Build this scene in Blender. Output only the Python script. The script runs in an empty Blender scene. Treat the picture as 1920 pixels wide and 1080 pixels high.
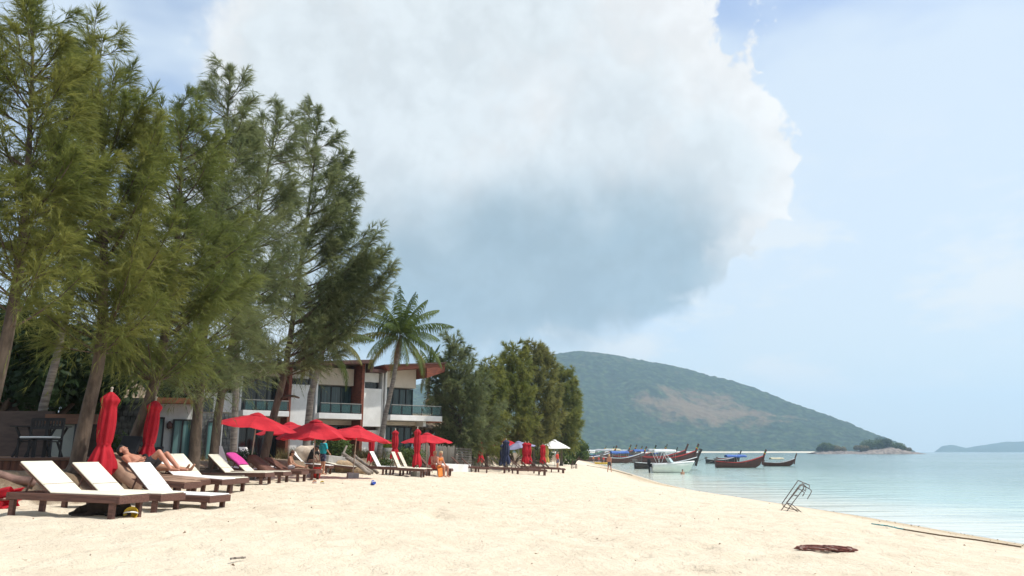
import bpy, bmesh, math, random
import numpy as np
from mathutils import Vector, Matrix, Euler
R = math.radians
PI = math.pi
rng = np.random.default_rng(7)
random.seed(7)
SC = bpy.context.scene
COL = SC.collection

# ------------------------------------------------------------------ camera
F_PX, PITCH, EYE = 1400.0, math.atan(307.0 / 1400.0), 2.4
cam_data = bpy.data.cameras.new('camera')
cam_data.sensor_width = 36.0
cam_data.lens = F_PX / 1920.0 * 36.0
cam_data.clip_start = 0.1
cam_data.clip_end = 30000.0
cam = bpy.data.objects.new('camera', cam_data)
COL.objects.link(cam)
cam.location = (0, 0, EYE)
cam.rotation_euler = (PI / 2 + PITCH, 0, 0)
SC.camera = cam
CP, SP = math.cos(PITCH), math.sin(PITCH)

def ray(px, py):
    a, b = px - 960.0, 540.0 - py
    return Vector((a, F_PX * CP - b * SP, F_PX * SP + b * CP))
def at(px, py, Y):            # the point on a pixel's ray that lies Y metres down the beach
    d = ray(px, py)
    return Vector((0, 0, EYE)) + d * (Y / d.y)
def on(px, py, z):            # the point on a pixel's ray at height z
    d = ray(px, py)
    return Vector((0, 0, EYE)) + d * ((z - EYE) / d.z)

# ------------------------------------------------------------------ light
SUN_EL, SUN_AZ = R(62), R(95)      # azimuth from +Y (down the beach) towards +X (the sea)
sun_dir = Vector((math.sin(SUN_AZ) * math.cos(SUN_EL), math.cos(SUN_AZ) * math.cos(SUN_EL), math.sin(SUN_EL)))
sd = bpy.data.lights.new('sun', 'SUN')
sd.energy = 3.6
sd.angle = R(1.2)
sd.color = (1.0, 0.95, 0.87)
sun = bpy.data.objects.new('sun', sd)
COL.objects.link(sun)
sun.rotation_euler = (-sun_dir).to_track_quat('-Z', 'Y').to_euler()
SC.view_settings.view_transform = 'Standard'
SC.view_settings.look = 'None'
SC.view_settings.gamma = 1.0
SC.view_settings.exposure = 0.42
SC.cycles.use_denoising = True
SC.cycles.max_bounces = 6
SC.cycles.transparent_max_bounces = 12
SC.cycles.volume_bounces = 1
SC.cycles.caustics_reflective = False
SC.cycles.caustics_refractive = False

class NT:                      # small helper that wires math into a node tree
    def __init__(s, tree):
        s.t = tree; s.N = tree.nodes; s.L = tree.links
    def put(s, sock, v):
        if v is None: return
        if isinstance(v, bpy.types.NodeSocket): s.L.new(v, sock)
        else:
            try: sock.default_value = v
            except Exception:
                sock.default_value = tuple(v) + (1.0,) if len(v) == 3 else tuple(v)[:3]
    def m(s, op, a, b=None, c=None, clamp=False):
        n = s.N.new('ShaderNodeMath'); n.operation = op; n.use_clamp = clamp
        for i, v in enumerate((a, b, c)): s.put(n.inputs[i], v) if v is not None else None
        return n.outputs[0]
    def vm(s, op, a, b=None, scale=None):
        n = s.N.new('ShaderNodeVectorMath'); n.operation = op
        s.put(n.inputs[0], a)
        if b is not None: s.put(n.inputs[1], b)
        if scale is not None: s.put(n.inputs['Scale'], scale)
        return n.outputs['Value'] if op in ('DISTANCE', 'DOT_PRODUCT', 'LENGTH') else n.outputs[0]
    def noise(s, vec, scale, detail=4, rough=0.5, dist=0.0, color=False):
        n = s.N.new('ShaderNodeTexNoise')
        s.put(n.inputs['Vector'], vec); n.inputs['Scale'].default_value = scale
        n.inputs['Detail'].default_value = detail; n.inputs['Roughness'].default_value = rough
        n.inputs['Distortion'].default_value = dist
        return n.outputs['Color' if color else 'Fac']
    def vor(s, vec, scale, feature='F1', rnd=1.0, out='Distance'):
        n = s.N.new('ShaderNodeTexVoronoi'); n.feature = feature
        s.put(n.inputs['Vector'], vec); n.inputs['Scale'].default_value = scale
        n.inputs['Randomness'].default_value = rnd
        return n.outputs[out]
    def step(s, x, lo, hi, a=0.0, b=1.0, kind='SMOOTHSTEP'):
        n = s.N.new('ShaderNodeMapRange'); n.interpolation_type = kind
        s.put(n.inputs[0], x)
        for i, v in zip((1, 2, 3, 4), (lo, hi, a, b)): s.put(n.inputs[i], v)
        return n.outputs[0]
    def mix(s, f, a, b, blend='MIX'):
        n = s.N.new('ShaderNodeMix'); n.data_type = 'RGBA'; n.blend_type = blend
        s.put(n.inputs[0], f)
        for i, v in ((6, a), (7, b)):
            if isinstance(v, bpy.types.NodeSocket): s.L.new(v, n.inputs[i])
            else: n.inputs[i].default_value = (*v[:3], 1.0)
        return n.outputs[2]
    def bump(s, h, strength=0.3, dist=0.02, normal=None):
        n = s.N.new('ShaderNodeBump')
        n.inputs['Strength'].default_value = strength; n.inputs['Distance'].default_value = dist
        s.L.new(h, n.inputs['Height'])
        if normal is not None: s.L.new(normal, n.inputs['Normal'])
        return n.outputs[0]

# ------------------------------------------------------------------ sky with cumulus
W = bpy.data.worlds.new('World')
SC.world = W
W.use_nodes = True
W.node_tree.nodes.clear()
w = NT(W.node_tree)
tc = w.N.new('ShaderNodeTexCoord').outputs['Generated']
dirn = w.vm('NORMALIZE', tc)
sky = w.N.new('ShaderNodeTexSky')
sky.sky_type = 'NISHITA'
sky.sun_disc = False
sky.sun_elevation = SUN_EL
sky.sun_rotation = SUN_AZ
sky.air_density = 1.0
sky.dust_density = 1.6
sky.ozone_density = 1.2
wz = w.N.new('ShaderNodeSeparateXYZ'); w.L.new(dirn, wz.inputs[0])
el = wz.outputs[2]
def blob(px, py, r, feather=1.0):
    c = ray(px, py).normalized()
    ang = r / F_PX * (c.dot(ray(960, 540).normalized()))
    d = w.vm('DISTANCE', dirn, tuple(c))
    return w.m('SUBTRACT', 1.0, w.m('DIVIDE', d, ang))
def union(bs, k=0.25):
    o = bs[0]
    for b in bs[1:]: o = w.m('SMOOTH_MAX', o, b, k)
    return o
def billow(vec):
    big = w.noise(vec, 6.0, 7, 0.58, 0.0)
    b1 = w.m('ABSOLUTE', w.m('SUBTRACT', w.noise(vec, 13.0, 2, 0.5), 0.5))
    b2 = w.m('ABSOLUTE', w.m('SUBTRACT', w.noise(vec, 34.0, 2, 0.5), 0.5))
    b = w.m('MULTIPLY_ADD', b1, -0.62, big)
    return w.m('MULTIPLY_ADD', b2, -0.26, b)
warp = w.vm('ADD', dirn, w.vm('SCALE', w.vm('SUBTRACT', w.noise(dirn, 9.0, 4, 0.5, 0, True), (0.5, 0.5, 0.5)), scale=0.022))
n0 = billow(warp)
sun_t = Vector((0.55, 0.0, 0.83)) * 0.035
n1 = billow(w.vm('ADD', warp, tuple(sun_t)))
relief = w.m('SUBTRACT', n0, n1)
shape = union([blob(820, 150, 370), blob(1150, 265, 245), blob(1290, 315, 165), blob(1000, 400, 290), blob(600, 110, 240),
               blob(760, 460, 320), blob(1170, 390, 215), blob(1240, 400, 160), blob(980, 20, 160), blob(540, 480, 250),
               blob(1000, 500, 230), blob(1170, 455, 160), blob(810, 530, 250)], 0.16)
dens = w.m('MULTIPLY_ADD', w.m('SUBTRACT', n0, 0.33), 1.7, shape)
soft = w.m('MAXIMUM', w.step(wz.outputs[0], 0.10, -0.16, 0.12, 0.45), w.step(el, 0.27, 0.12, 0.12, 0.75))
mask = w.step(dens, 0.02, soft)
# thin high veil and scattered cumulus everywhere on the dome
veil_n = w.noise(w.vm('MULTIPLY', dirn, (1.0, 1.0, 2.4)), 2.3, 4, 0.58, 0.0)
veil = w.m('MAXIMUM', w.m('MAXIMUM', w.step(veil_n, 0.38, 0.66, 0.10, 0.92), w.m('MULTIPLY', w.step(w.m('MULTIPLY_ADD', w.m('SUBTRACT', veil_n, 0.5), 1.6, blob(1800, 420, 760)), -0.1, 0.5), 0.85)), w.step(el, 0.34, 0.02, 0.0, 0.9))
low = w.noise(w.vm('MULTIPLY', warp, (1.0, 1.0, 2.6)), 6.5, 5, 0.55, 0.0)
band = w.m('MULTIPLY', w.step(el, 0.02, 0.12), w.step(el, 0.42, 0.2))
lowmask = w.m('MULTIPLY', w.step(low, 0.47, 0.63), band)
grey = union([blob(1210, 510, 220), blob(960, 575, 260), blob(800, 610, 280), blob(1080, 540, 230)], 0.3)
grey = w.m('MULTIPLY_ADD', w.m('SUBTRACT', w.noise(warp, 4.0, 4, 0.55), 0.5), 1.1, grey)
greyf = w.m('MULTIPLY', w.step(grey, -0.05, 0.65), w.m('MAXIMUM', w.step(dens, 0.05, 0.5), w.step(el, 0.30, 0.22)))
SKY_STRENGTH = 0.15
K = 1.0 / SKY_STRENGTH
white = (0.70 * K, 0.705 * K, 0.70 * K)
lgrey = (0.55 * K, 0.605 * K, 0.63 * K)
dgrey = (0.265 * K, 0.36 * K, 0.42 * K)
base = w.mix(veil, sky.outputs[0], w.mix(w.step(el, 0.02, 0.30), (0.595 * K, 0.66 * K, 0.68 * K), (0.575 * K, 0.655 * K, 0.725 * K)))
base = w.mix(w.m('MULTIPLY', lowmask, 0.85), base, (0.68 * K, 0.70 * K, 0.70 * K))
thick = w.step(dens, 0.15, 0.95)
ccol = w.mix(w.m('MULTIPLY', thick, 0.8), white, lgrey)
ccol = w.mix(greyf, ccol, dgrey)
lit = w.step(relief, -0.10, 0.12, 0.93, 1.06, 'LINEAR')
ccol = w.vm('SCALE', ccol, scale=lit)
fin = w.mix(w.m('MULTIPLY', mask, 0.96), base, ccol)
bg = w.N.new('ShaderNodeBackground')
bg.inputs['Strength'].default_value = SKY_STRENGTH
w.L.new(fin, bg.inputs['Color'])
wo = w.N.new('ShaderNodeOutputWorld')
w.L.new(bg.outputs[0], wo.inputs['Surface'])
W.cycles.sampling_method = 'MANUAL'
W.cycles.sample_map_resolution = 512

# ------------------------------------------------------------------ helpers
def tag(o, label=None, cat=None, group=None, kind=None):
    if label: o['label'] = label
    if cat: o['category'] = cat
    if group: o['group'] = group
    if kind: o['kind'] = kind
    return o
def thing(name, label, cat, loc=(0, 0, 0), rz=0.0, group=None):
    o = bpy.data.objects.new(name, None)
    o.empty_display_size = 0.2
    COL.objects.link(o)
    o.location = loc; o.rotation_euler = (0, 0, rz)
    return tag(o, label, cat, group)
def kids(o):
    return [c for c in ALLOBJ if c.parent == o]
ALLOBJ = []
def link(name, me, mat=None, parent=None):
    if mat is not None and not me.materials: me.materials.append(mat)
    o = bpy.data.objects.new(name, me)
    COL.objects.link(o)
    if parent is not None: o.parent = parent
    ALLOBJ.append(o)
    return o
def copy_tree(o, parent=None):
    c = o.copy(); COL.objects.link(c)
    if parent is not None: c.parent = parent
    ch = kids(o)
    ALLOBJ.append(c)
    for k in ch: copy_tree(k, c)
    return c

class MB:
    def __init__(s): s.v = []; s.f = []; s.sm = []
    def add(s, vs, fs, smooth=False):
        b = len(s.v)
        s.v += [tuple(p) for p in vs]
        s.f += [tuple(i + b for i in f) for f in fs]
        s.sm += [smooth] * len(fs)
        return s
    def box(s, x0, y0, z0, x1, y1, z1):
        return s.add([(x0, y0, z0), (x1, y0, z0), (x1, y1, z0), (x0, y1, z0), (x0, y0, z1), (x1, y0, z1), (x1, y1, z1), (x0, y1, z1)],
                     [(0, 3, 2, 1), (4, 5, 6, 7), (0, 1, 5, 4), (1, 2, 6, 5), (2, 3, 7, 6), (3, 0, 4, 7)])
    def obox(s, c, ax, ay, az):        # oriented box: centre and three half axes
        c, ax, ay, az = map(Vector, (c, ax, ay, az))
        vs = [c + i * ax + j * ay + k * az for k in (-1, 1) for (i, j) in ((-1, -1), (1, -1), (1, 1), (-1, 1))]
        return s.add(vs, [(0, 3, 2, 1), (4, 5, 6, 7), (0, 1, 5, 4), (1, 2, 6, 5), (2, 3, 7, 6), (3, 0, 4, 7)])
    def beam(s, p0, p1, w, h, up=(0, 0, 1)):
        p0, p1 = Vector(p0), Vector(p1)
        d = (p1 - p0); L = d.length; d.normalize()
        u = Vector(up)
        if abs(d.dot(u)) > 0.98: u = Vector((1, 0, 0))
        a = d.cross(u).normalized(); b = a.cross(d).normalized()
        return s.obox((p0 + p1) / 2, d * (L / 2), a * (w / 2), b * (h / 2))
    def tube(s, pts, radii, n=8, caps=True, smooth=True):
        pts = [Vector(p) for p in pts]
        if not hasattr(radii, '__len__'): radii = [radii] * len(pts)
        vs, fs = [], []
        ref = Vector((0, 0, 1))
        d0 = (pts[1] - pts[0]).normalized()
        if abs(d0.dot(ref)) > 0.95: ref = Vector((1, 0, 0))
        a = d0.cross(ref).normalized()
        for i, p in enumerate(pts):
            d = (pts[min(i + 1, len(pts) - 1)] - pts[max(i - 1, 0)]).normalized()
            a = (a - d * a.dot(d)).normalized(); b = d.cross(a)
            for k in range(n):
                t = 2 * PI * k / n
                vs.append(p + (a * math.cos(t) + b * math.sin(t)) * radii[i])
        for i in range(len(pts) - 1):
            for k in range(n):
                k2 = (k + 1) % n
                fs.append((i * n + k, i * n + k2, (i + 1) * n + k2, (i + 1) * n + k))
        s.add(vs, fs, smooth)
        if caps:
            b0 = len(s.v) - len(vs)
            s.f.append(tuple(b0 + k for k in reversed(range(n)))); s.sm.append(False)
            s.f.append(tuple(b0 + (len(pts) - 1) * n + k for k in range(n))); s.sm.append(False)
        return s
    def lathe(s, prof, c=(0, 0, 0), n=12, smooth=True, wob=None):
        vs, fs = [], []
        for i, (r, z) in enumerate(prof):
            for k in range(n):
                t = 2 * PI * k / n
                rr = r * (wob(i, k) if wob else 1.0)
                vs.append((c[0] + rr * math.cos(t), c[1] + rr * math.sin(t), c[2] + z))
        for i in range(len(prof) - 1):
            for k in range(n):
                k2 = (k + 1) % n
                fs.append((i * n + k, i * n + k2, (i + 1) * n + k2, (i + 1) * n + k))
        return s.add(vs, fs, smooth)
    def ball(s, c, r, n=10, m=7, smooth=True):
        rx, ry, rz = r if hasattr(r, '__len__') else (r, r, r)
        vs, fs = [], []
        for i in range(m + 1):
            a = PI * i / m
            for k in range(n):
                t = 2 * PI * k / n
                vs.append((c[0] + rx * math.sin(a) * math.cos(t), c[1] + ry * math.sin(a) * math.sin(t), c[2] - rz * math.cos(a)))
        for i in range(m):
            for k in range(n):
                k2 = (k + 1) % n
                fs.append((i * n + k, i * n + k2, (i + 1) * n + k2, (i + 1) * n + k))
        return s.add(vs, fs, smooth)
    def mesh(s, name):
        me = bpy.data.meshes.new(name)
        me.from_pydata(s.v, [], s.f)
        me.polygons.foreach_set('use_smooth', s.sm)
        me.update()
        return me
    def obj(s, name, mat, parent=None, bevel=0.0):
        me = s.mesh(name)
        o = link(name, me, mat, parent)
        if bevel:
            b = o.modifiers.new('bevel', 'BEVEL'); b.width = bevel; b.segments = 1; b.limit_method = 'ANGLE'
        return o

def np_mesh(name, verts, faces, smooth=False):     # verts (n,3), faces (m,k) arrays
    me = bpy.data.meshes.new(name)
    verts = np.asarray(verts, dtype=np.float32); faces = np.asarray(faces, dtype=np.int32)
    k = faces.shape[1]
    me.vertices.add(len(verts)); me.vertices.foreach_set('co', verts.ravel())
    me.loops.add(faces.size); me.loops.foreach_set('vertex_index', faces.ravel())
    me.polygons.add(len(faces))
    me.polygons.foreach_set('loop_start', np.arange(0, faces.size, k, dtype=np.int32))
    me.polygons.foreach_set('loop_total', np.full(len(faces), k, dtype=np.int32))
    if smooth: me.polygons.foreach_set('use_smooth', np.ones(len(faces), dtype=bool))
    me.update(calc_edges=True)
    return me
def grid_faces(nx, ny):
    i, j = np.meshgrid(np.arange(nx - 1), np.arange(ny - 1), indexing='ij')
    a = (i * ny + j).ravel()
    return np.stack([a, a + ny, a + ny + 1, a + 1], 1)

def vnoise(x, y, seed=0):                          # smooth value noise for real relief
    xi = np.floor(x).astype(np.int64); yi = np.floor(y).astype(np.int64)
    xf = x - xi; yf = y - yi
    def h(a, b):
        n = (a * 374761393 + b * 668265263 + seed * 1442695041) & 0x7fffffff
        n = ((n ^ (n >> 13)) * 1274126177) & 0x7fffffff
        return ((n ^ (n >> 16)) & 0xffff) / 65535.0
    u = xf * xf * (3 - 2 * xf); v = yf * yf * (3 - 2 * yf)
    return (h(xi, yi) * (1 - u) + h(xi + 1, yi) * u) * (1 - v) + (h(xi, yi + 1) * (1 - u) + h(xi + 1, yi + 1) * u) * v
def fbm(x, y, oct=4, seed=0):
    s = np.zeros_like(x, dtype=float); a = 0.5
    for o in range(oct):
        s += a * vnoise(x, y, seed + o); x = x * 2.03; y = y * 2.03; a *= 0.5
    return s

MATS = {}
def mat(name, col, rough=0.8, col2=None, scale=6.0, bump=0.0, bscale=None, spec=0.3, metal=0.0, stretch=(1, 1, 1), transl=0.0, detail=4, lo=0.35, hi=0.65, bdist=0.02):
    m = bpy.data.materials.new(name); m.use_nodes = True
    t = NT(m.node_tree)
    p = t.N['Principled BSDF']
    p.inputs['Roughness'].default_value = rough
    p.inputs['Specular IOR Level'].default_value = spec
    p.inputs['Metallic'].default_value = metal
    vec = t.vm('MULTIPLY', t.N.new('ShaderNodeTexCoord').outputs['Object'], stretch)
    n = t.noise(vec, scale, detail, 0.6)
    c2 = col2 if col2 else tuple(c * 0.8 for c in col)
    c = t.mix(t.step(n, lo, hi), col, c2)
    t.L.new(c, p.inputs['Base Color'])
    if bump:
        t.L.new(t.bump(t.noise(vec, bscale or scale * 2, 5, 0.6), bump, bdist), p.inputs['Normal'])
    if transl:
        out = t.N['Material Output']
        tr = t.N.new('ShaderNodeBsdfTranslucent'); t.L.new(c, tr.inputs['Color'])
        mx = t.N.new('ShaderNodeMixShader'); mx.inputs[0].default_value = transl
        t.L.new(p.outputs[0], mx.inputs[1]); t.L.new(tr.outputs[0], mx.inputs[2])
        t.L.new(mx.outputs[0], out.inputs['Surface'])
    MATS[name] = m
    return m
# ------------------------------------------------------------------ terrain
_SY = [-80, 0, 21, 30, 36, 49, 60, 77, 107, 186, 300, 380, 480, 700]
_SX = [15.5, 13.8, 13.6, 13.3, 12.8, 11.6, 11.7, 12.8, 14.5, 18.6, 23, 18, -40, -400]
_BY = [-40, 10, 13, 14.5, 16, 18, 20, 22, 24, 30, 45, 55, 70, 90, 130, 200, 300, 700]
_BX = [-13, -12, -10.4, -8.9, -8.4, -8.4, -8.7, -8.8, -9.6, -9.6, -7.6, -6.0, -2.5, 2.0, 9.5, 14, 18, -420]
def shore(y): return np.interp(y, _SY, _SX)
def gz(x, y):
    x = np.asarray(x, float); y = np.asarray(y, float)
    t = shore(y) - x
    z = np.interp(t, [-400, -60, -30, -3, 0, 2.5, 5, 9, 13.5, 18, 21], [-9, -4, -2.6, -.33, 0, .36, .62, .84, 1.0, 1.32, 1.42])
    u = np.clip((np.interp(y, _BY, _BX) - x) / 0.95, 0, 1)
    return z + 0.60 * u * u * (3 - 2 * u)
def gzf(x, y): return float(gz(x, y))
def hit(px, py):              # where a pixel's ray meets the beach
    d = ray(px, py); p = Vector((0, 0, EYE))
    t = 4.0 / d.y
    for k in range(4000):
        q = p + d * t
        if q.z <= gzf(q.x, q.y): return q
        t *= 1.004
    return p + d * t

def axis(parts):
    out = []
    for a, b, n in parts: out += list(np.linspace(a, b, n, endpoint=False))
    return np.array(out + [parts[-1][1]])
xs = axis([(-420, -60, 14), (-60, -14, 30), (-14, -9, 30), (-9, 14.5, 230), (14.5, 40, 40), (40, 120, 10)])
ys = axis([(-80, 5, 30), (5, 7, 12), (7, 22, 160), (22, 45, 130), (45, 100, 130), (100, 200, 60), (200, 700, 60)])
X, Y = np.meshgrid(xs, ys, indexing='ij')
Z = gz(X, Y)
dry = np.clip((shore(Y) - X - 0.8) / 2.5, 0, 1)
dimple = fbm(X * 1.5, Y * 1.1, 3, 3) - 0.45
foot = np.maximum(0, 0.36 - vnoise(X * 3.1 + 0.6 * fbm(X, Y, 2, 9), Y * 2.3, 5)) * fbm(X * 0.35, Y * 0.3, 2, 12) * 2.0
foot2 = np.maximum(0, 0.30 - vnoise(X * 4.7 + 7, Y * 3.3, 15))
near = np.clip((130 - Y) / 90, 0, 1)
Z = Z + dry * near * (0.10 * dimple - 0.24 * foot - 0.15 * foot2 + 0.10 * (fbm(X * 0.28, Y * 0.22, 2, 31) - 0.4))
sand_me = np_mesh('sand', np.stack([X, Y, Z], -1).reshape(-1, 3), grid_faces(len(xs), len(ys)), True)
wetv = (shore(Y) - X).ravel().astype(np.float32)
at_ = sand_me.attributes.new('inland', 'FLOAT', 'POINT'); at_.data.foreach_set('value', wetv)
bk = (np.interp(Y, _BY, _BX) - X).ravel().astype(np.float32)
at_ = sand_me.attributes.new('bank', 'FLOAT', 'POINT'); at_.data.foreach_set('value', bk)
m = bpy.data.materials.new('sand'); m.use_nodes = True
t = NT(m.node_tree); p = t.N['Principled BSDF']
vec = t.N.new('ShaderNodeTexCoord').outputs['Object']
def attr(t, n):
    a = t.N.new('ShaderNodeAttribute'); a.attribute_name = n; return a.outputs['Fac']
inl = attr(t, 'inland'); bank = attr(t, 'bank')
c = t.mix(t.step(t.noise(vec, 1.3, 6, 0.65), 0.35, 0.68), (0.70, 0.605, 0.465), (0.63, 0.535, 0.40))
c = t.mix(t.step(t.noise(vec, 26, 4, 0.7), 0.62, 0.76), c, (0.52, 0.43, 0.32))
c = t.mix(t.m('MULTIPLY', t.step(t.noise(vec, 7.0, 3, 0.6), 0.66, 0.72), 0.6), c, (0.36, 0.28, 0.20))
damp = t.m('ADD', inl, t.m('MULTIPLY', t.m('SUBTRACT', t.noise(vec, 0.9, 4), 0.5), 1.6))
c = t.mix(t.step(damp, 3.2, 0.7), c, (0.47, 0.37, 0.245))
c = t.mix(t.step(damp, 0.9, 0.2), c, (0.56, 0.48, 0.35))
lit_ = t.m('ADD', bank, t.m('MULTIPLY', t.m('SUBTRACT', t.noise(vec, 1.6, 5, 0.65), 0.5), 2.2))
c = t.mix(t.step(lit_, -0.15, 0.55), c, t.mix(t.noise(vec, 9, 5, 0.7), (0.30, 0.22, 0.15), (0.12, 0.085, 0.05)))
t.L.new(c, p.inputs['Base Color'])
t.L.new(t.step(damp, 1.0, 0.1, 0.9, 0.35), p.inputs['Roughness'])
p.inputs['Specular IOR Level'].default_value = 0.2
h = t.m('ADD', t.noise(vec, 6.0, 5, 0.62), t.m('MULTIPLY', t.noise(vec, 26, 4, 0.7), 0.3))
t.L.new(t.bump(h, 0.85, 0.12), p.inputs['Normal'])
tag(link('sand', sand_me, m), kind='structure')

# ------------------------------------------------------------------ sea
sx = axis([(-2500, -300, 12), (-300, 5, 20), (5, 9, 5), (9, 30, 110), (30, 120, 40), (120, 600, 24), (600, 5150, 20)])
sy = axis([(-80, 10, 12), (10, 110, 150), (110, 320, 70), (320, 900, 30), (900, 5450, 40)])
X, Y = np.meshgrid(sx, sy, indexing='ij')
sea_me = np_mesh('sea', np.stack([X, Y, 0 * X], -1).reshape(-1, 3), grid_faces(len(sx), len(sy)), True)
dep = (-gz(X, Y)); dep[(X > 120)] = np.maximum(dep[(X > 120)], 4.5)
a_ = sea_me.attributes.new('depth', 'FLOAT', 'POINT'); a_.data.foreach_set('value', dep.ravel().astype(np.float32))
m = bpy.data.materials.new('sea_water'); m.use_nodes = True
t = NT(m.node_tree); p = t.N['Principled BSDF']
vec = t.N.new('ShaderNodeTexCoord').outputs['Object']
d = attr(t, 'depth')
d = t.m('MULTIPLY_ADD', t.m('SUBTRACT', t.noise(vec, 0.05, 4, 0.6), 0.5), 0.9, d)
c = t.mix(t.step(d, 0.0, 0.9), (0.62, 0.62, 0.50), (0.33, 0.46, 0.41))
c = t.mix(t.step(d, 0.7, 3.2), c, (0.120, 0.205, 0.180))
c = t.mix(t.step(d, 3.0, 8.0), c, (0.085, 0.155, 0.140))
foam = t.m('MULTIPLY', t.step(attr(t, 'depth'), 0.05, 0.005), t.step(t.noise(t.vm('MULTIPLY', vec, (2.0, 0.7, 1.0)), 2.2, 5, 0.7), 0.46, 0.56))
c = t.mix(foam, c, (0.80, 0.81, 0.79))
t.L.new(c, p.inputs['Base Color'])
p.inputs['Roughness'].default_value = 0.12
p.inputs['IOR'].default_value = 1.33
p.inputs['Specular IOR Level'].default_value = 0.5
v1 = t.vm('MULTIPLY', vec, (0.30, 1.0, 1.0))
h = t.m('ADD', t.noise(v1, 0.42, 2, 0.5, 0.6), t.m('MULTIPLY', t.noise(v1, 1.9, 3, 0.5, 0.3), 0.22))
calm = t.step(t.noise(vec, 0.018, 2, 0.5), 0.35, 0.65, 0.45, 1.0)
calm = t.m('MULTIPLY', calm, t.step(attr(t, 'depth'), 0.05, 1.4, 0.25, 1.0))
bn = t.N.new('ShaderNodeBump'); bn.inputs['Distance'].default_value = 0.7
t.L.new(calm, bn.inputs['Strength']); t.L.new(h, bn.inputs['Height'])
t.L.new(bn.outputs[0], p.inputs['Normal'])
tr = t.N.new('ShaderNodeBsdfTransparent'); tr.inputs[0].default_value = (0.93, 0.97, 0.95, 1)
mx = t.N.new('ShaderNodeMixShader')
t.L.new(t.step(attr(t, 'depth'), 0.0, 0.03, 0.8, 1.0), mx.inputs[0])
t.L.new(tr.outputs[0], mx.inputs[1]); t.L.new(p.outputs[0], mx.inputs[2])
t.L.new(mx.outputs[0], t.N['Material Output'].inputs['Surface'])
tag(link('sea', sea_me, m), kind='structure')

# ------------------------------------------------------------------ forested mountain across the bay
def forest_mat(name, g1, g2, brown, bscale, patch):
    m = bpy.data.materials.new(name); m.use_nodes = True
    t = NT(m.node_tree); p = t.N['Principled BSDF']; p.inputs['Roughness'].default_value = 0.95
    p.inputs['Specular IOR Level'].default_value = 0.05
    vec = t.N.new('ShaderNodeTexCoord').outputs['Object']
    c = t.mix(t.step(t.noise(vec, bscale, 5, 0.7), 0.35, 0.65), g1, g2)
    c = t.mix(t.step(t.vor(vec, bscale * 2.2), 0.2, 0.7), c, tuple(x * 0.6 for x in g1))
    if patch is not None:
        b = attr(t, 'bare')
        bn_ = t.m('MULTIPLY_ADD', t.m('SUBTRACT', t.noise(vec, 0.013, 6, 0.68), 0.5), 3.4, b)
        c = t.mix(t.m('MULTIPLY', t.step(bn_, 0.30, 1.1), 0.72), c, brown)
    t.L.new(c, p.inputs['Base Color'])
    t.L.new(t.bump(t.vor(vec, bscale * 1.6), 0.9, 6.0), p.inputs['Normal'])
    return m
sky_px = [300, 700, 860, 960, 1040, 1085, 1120, 1150, 1190, 1230, 1268, 1300, 1335, 1380, 1426, 1479, 1510, 1541, 1599, 1642, 1670, 1692, 1706, 1716]
sky_py = [800, 740, 705, 680, 665, 657, 661, 663, 673, 679, 685, 694, 703, 714, 728, 751, 762, 773, 795, 814, 823, 832, 843, 848.5]
npx = np.linspace(300, 1716, 520)
rr = np.linspace(0, 1, 150)
ridge = np.interp(npx, sky_px, sky_py)
ridge_s = np.convolve(np.pad(ridge, 6, 'edge'), np.ones(13) / 13, 'valid')
VX, VY, VZ = [np.zeros((len(npx), len(rr))) for _ in range(3)]
BARE = np.zeros_like(VX)
for i, pxx in enumerate(npx):
    d0 = ray(pxx, 847); dxy = Vector((d0.x / d0.y, 1.0))
    y0 = 1500 - 120 * math.sin((pxx - 300) / 240.0) + max(0, (pxx - 1500)) * 0.4
    y1 = y0 + 250 + 620 * min(1.0, (848.5 - ridge_s[i]) / 180.0)
    tn = ray(pxx, ridge_s[i]); hh = EYE + tn.z / tn.y * y1
    hh = max(hh, 0.5)
    yy = y0 + (y1 - y0) * (rr * 1.6)
    u = np.clip(rr * 1.6, 0, 1)
    prof = np.where(rr * 1.6 <= 1, 0.10 * u + 0.35 * u ** 1.5 + 0.55 * u * u * (3 - 2 * u), 1 - 0.55 * (rr * 1.6 - 1))
    VX[i] = dxy.x * yy; VY[i] = yy; VZ[i] = hh * prof
    vis = 847 - (847 - ridge_s[i]) * np.clip(prof, 0, 1)
    BARE[i] = np.maximum(0, 1 - np.sqrt(((pxx - 1330 - (vis - 775) * 1.6) / 200) ** 2 + ((vis - 778) / 44) ** 2)) * 1.5 * (rr * 1.6 < 1)
u = np.clip(rr * 1.6, 0, 1)[None, :]
edge = np.clip((1716 - npx) / 60, 0, 1)[:, None]
gul = (fbm(VX / 190, VY / 260, 4, 21) - 0.47) * 95 * u * (1 - u) * 4 * 0.95
VZ = VZ + edge * (gul * np.clip(VZ / 120, 0, 1) + 9 * (fbm(VX / 16, VY / 16, 3, 4) - 0.45) * np.clip(u * 8, 0, 1) + 5 * (vnoise(VX / 5, VY / 9, 8) - 0.5) * np.clip(u * 8, 0, 1))
VZ[:, 0] = -2
mt_me = np_mesh('mountain', np.stack([VX, VY, VZ], -1).reshape(-1, 3), grid_faces(len(npx), len(rr)), True)
a_ = mt_me.attributes.new('bare', 'FLOAT', 'POINT'); a_.data.foreach_set('value', BARE.ravel().astype(np.float32))
FOREST = forest_mat('mountain_forest', (0.022, 0.048, 0.020), (0.058, 0.085, 0.030), (0.19, 0.125, 0.072), 0.028, True)
tag(link('mountain', mt_me, FOREST), kind='structure')
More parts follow.
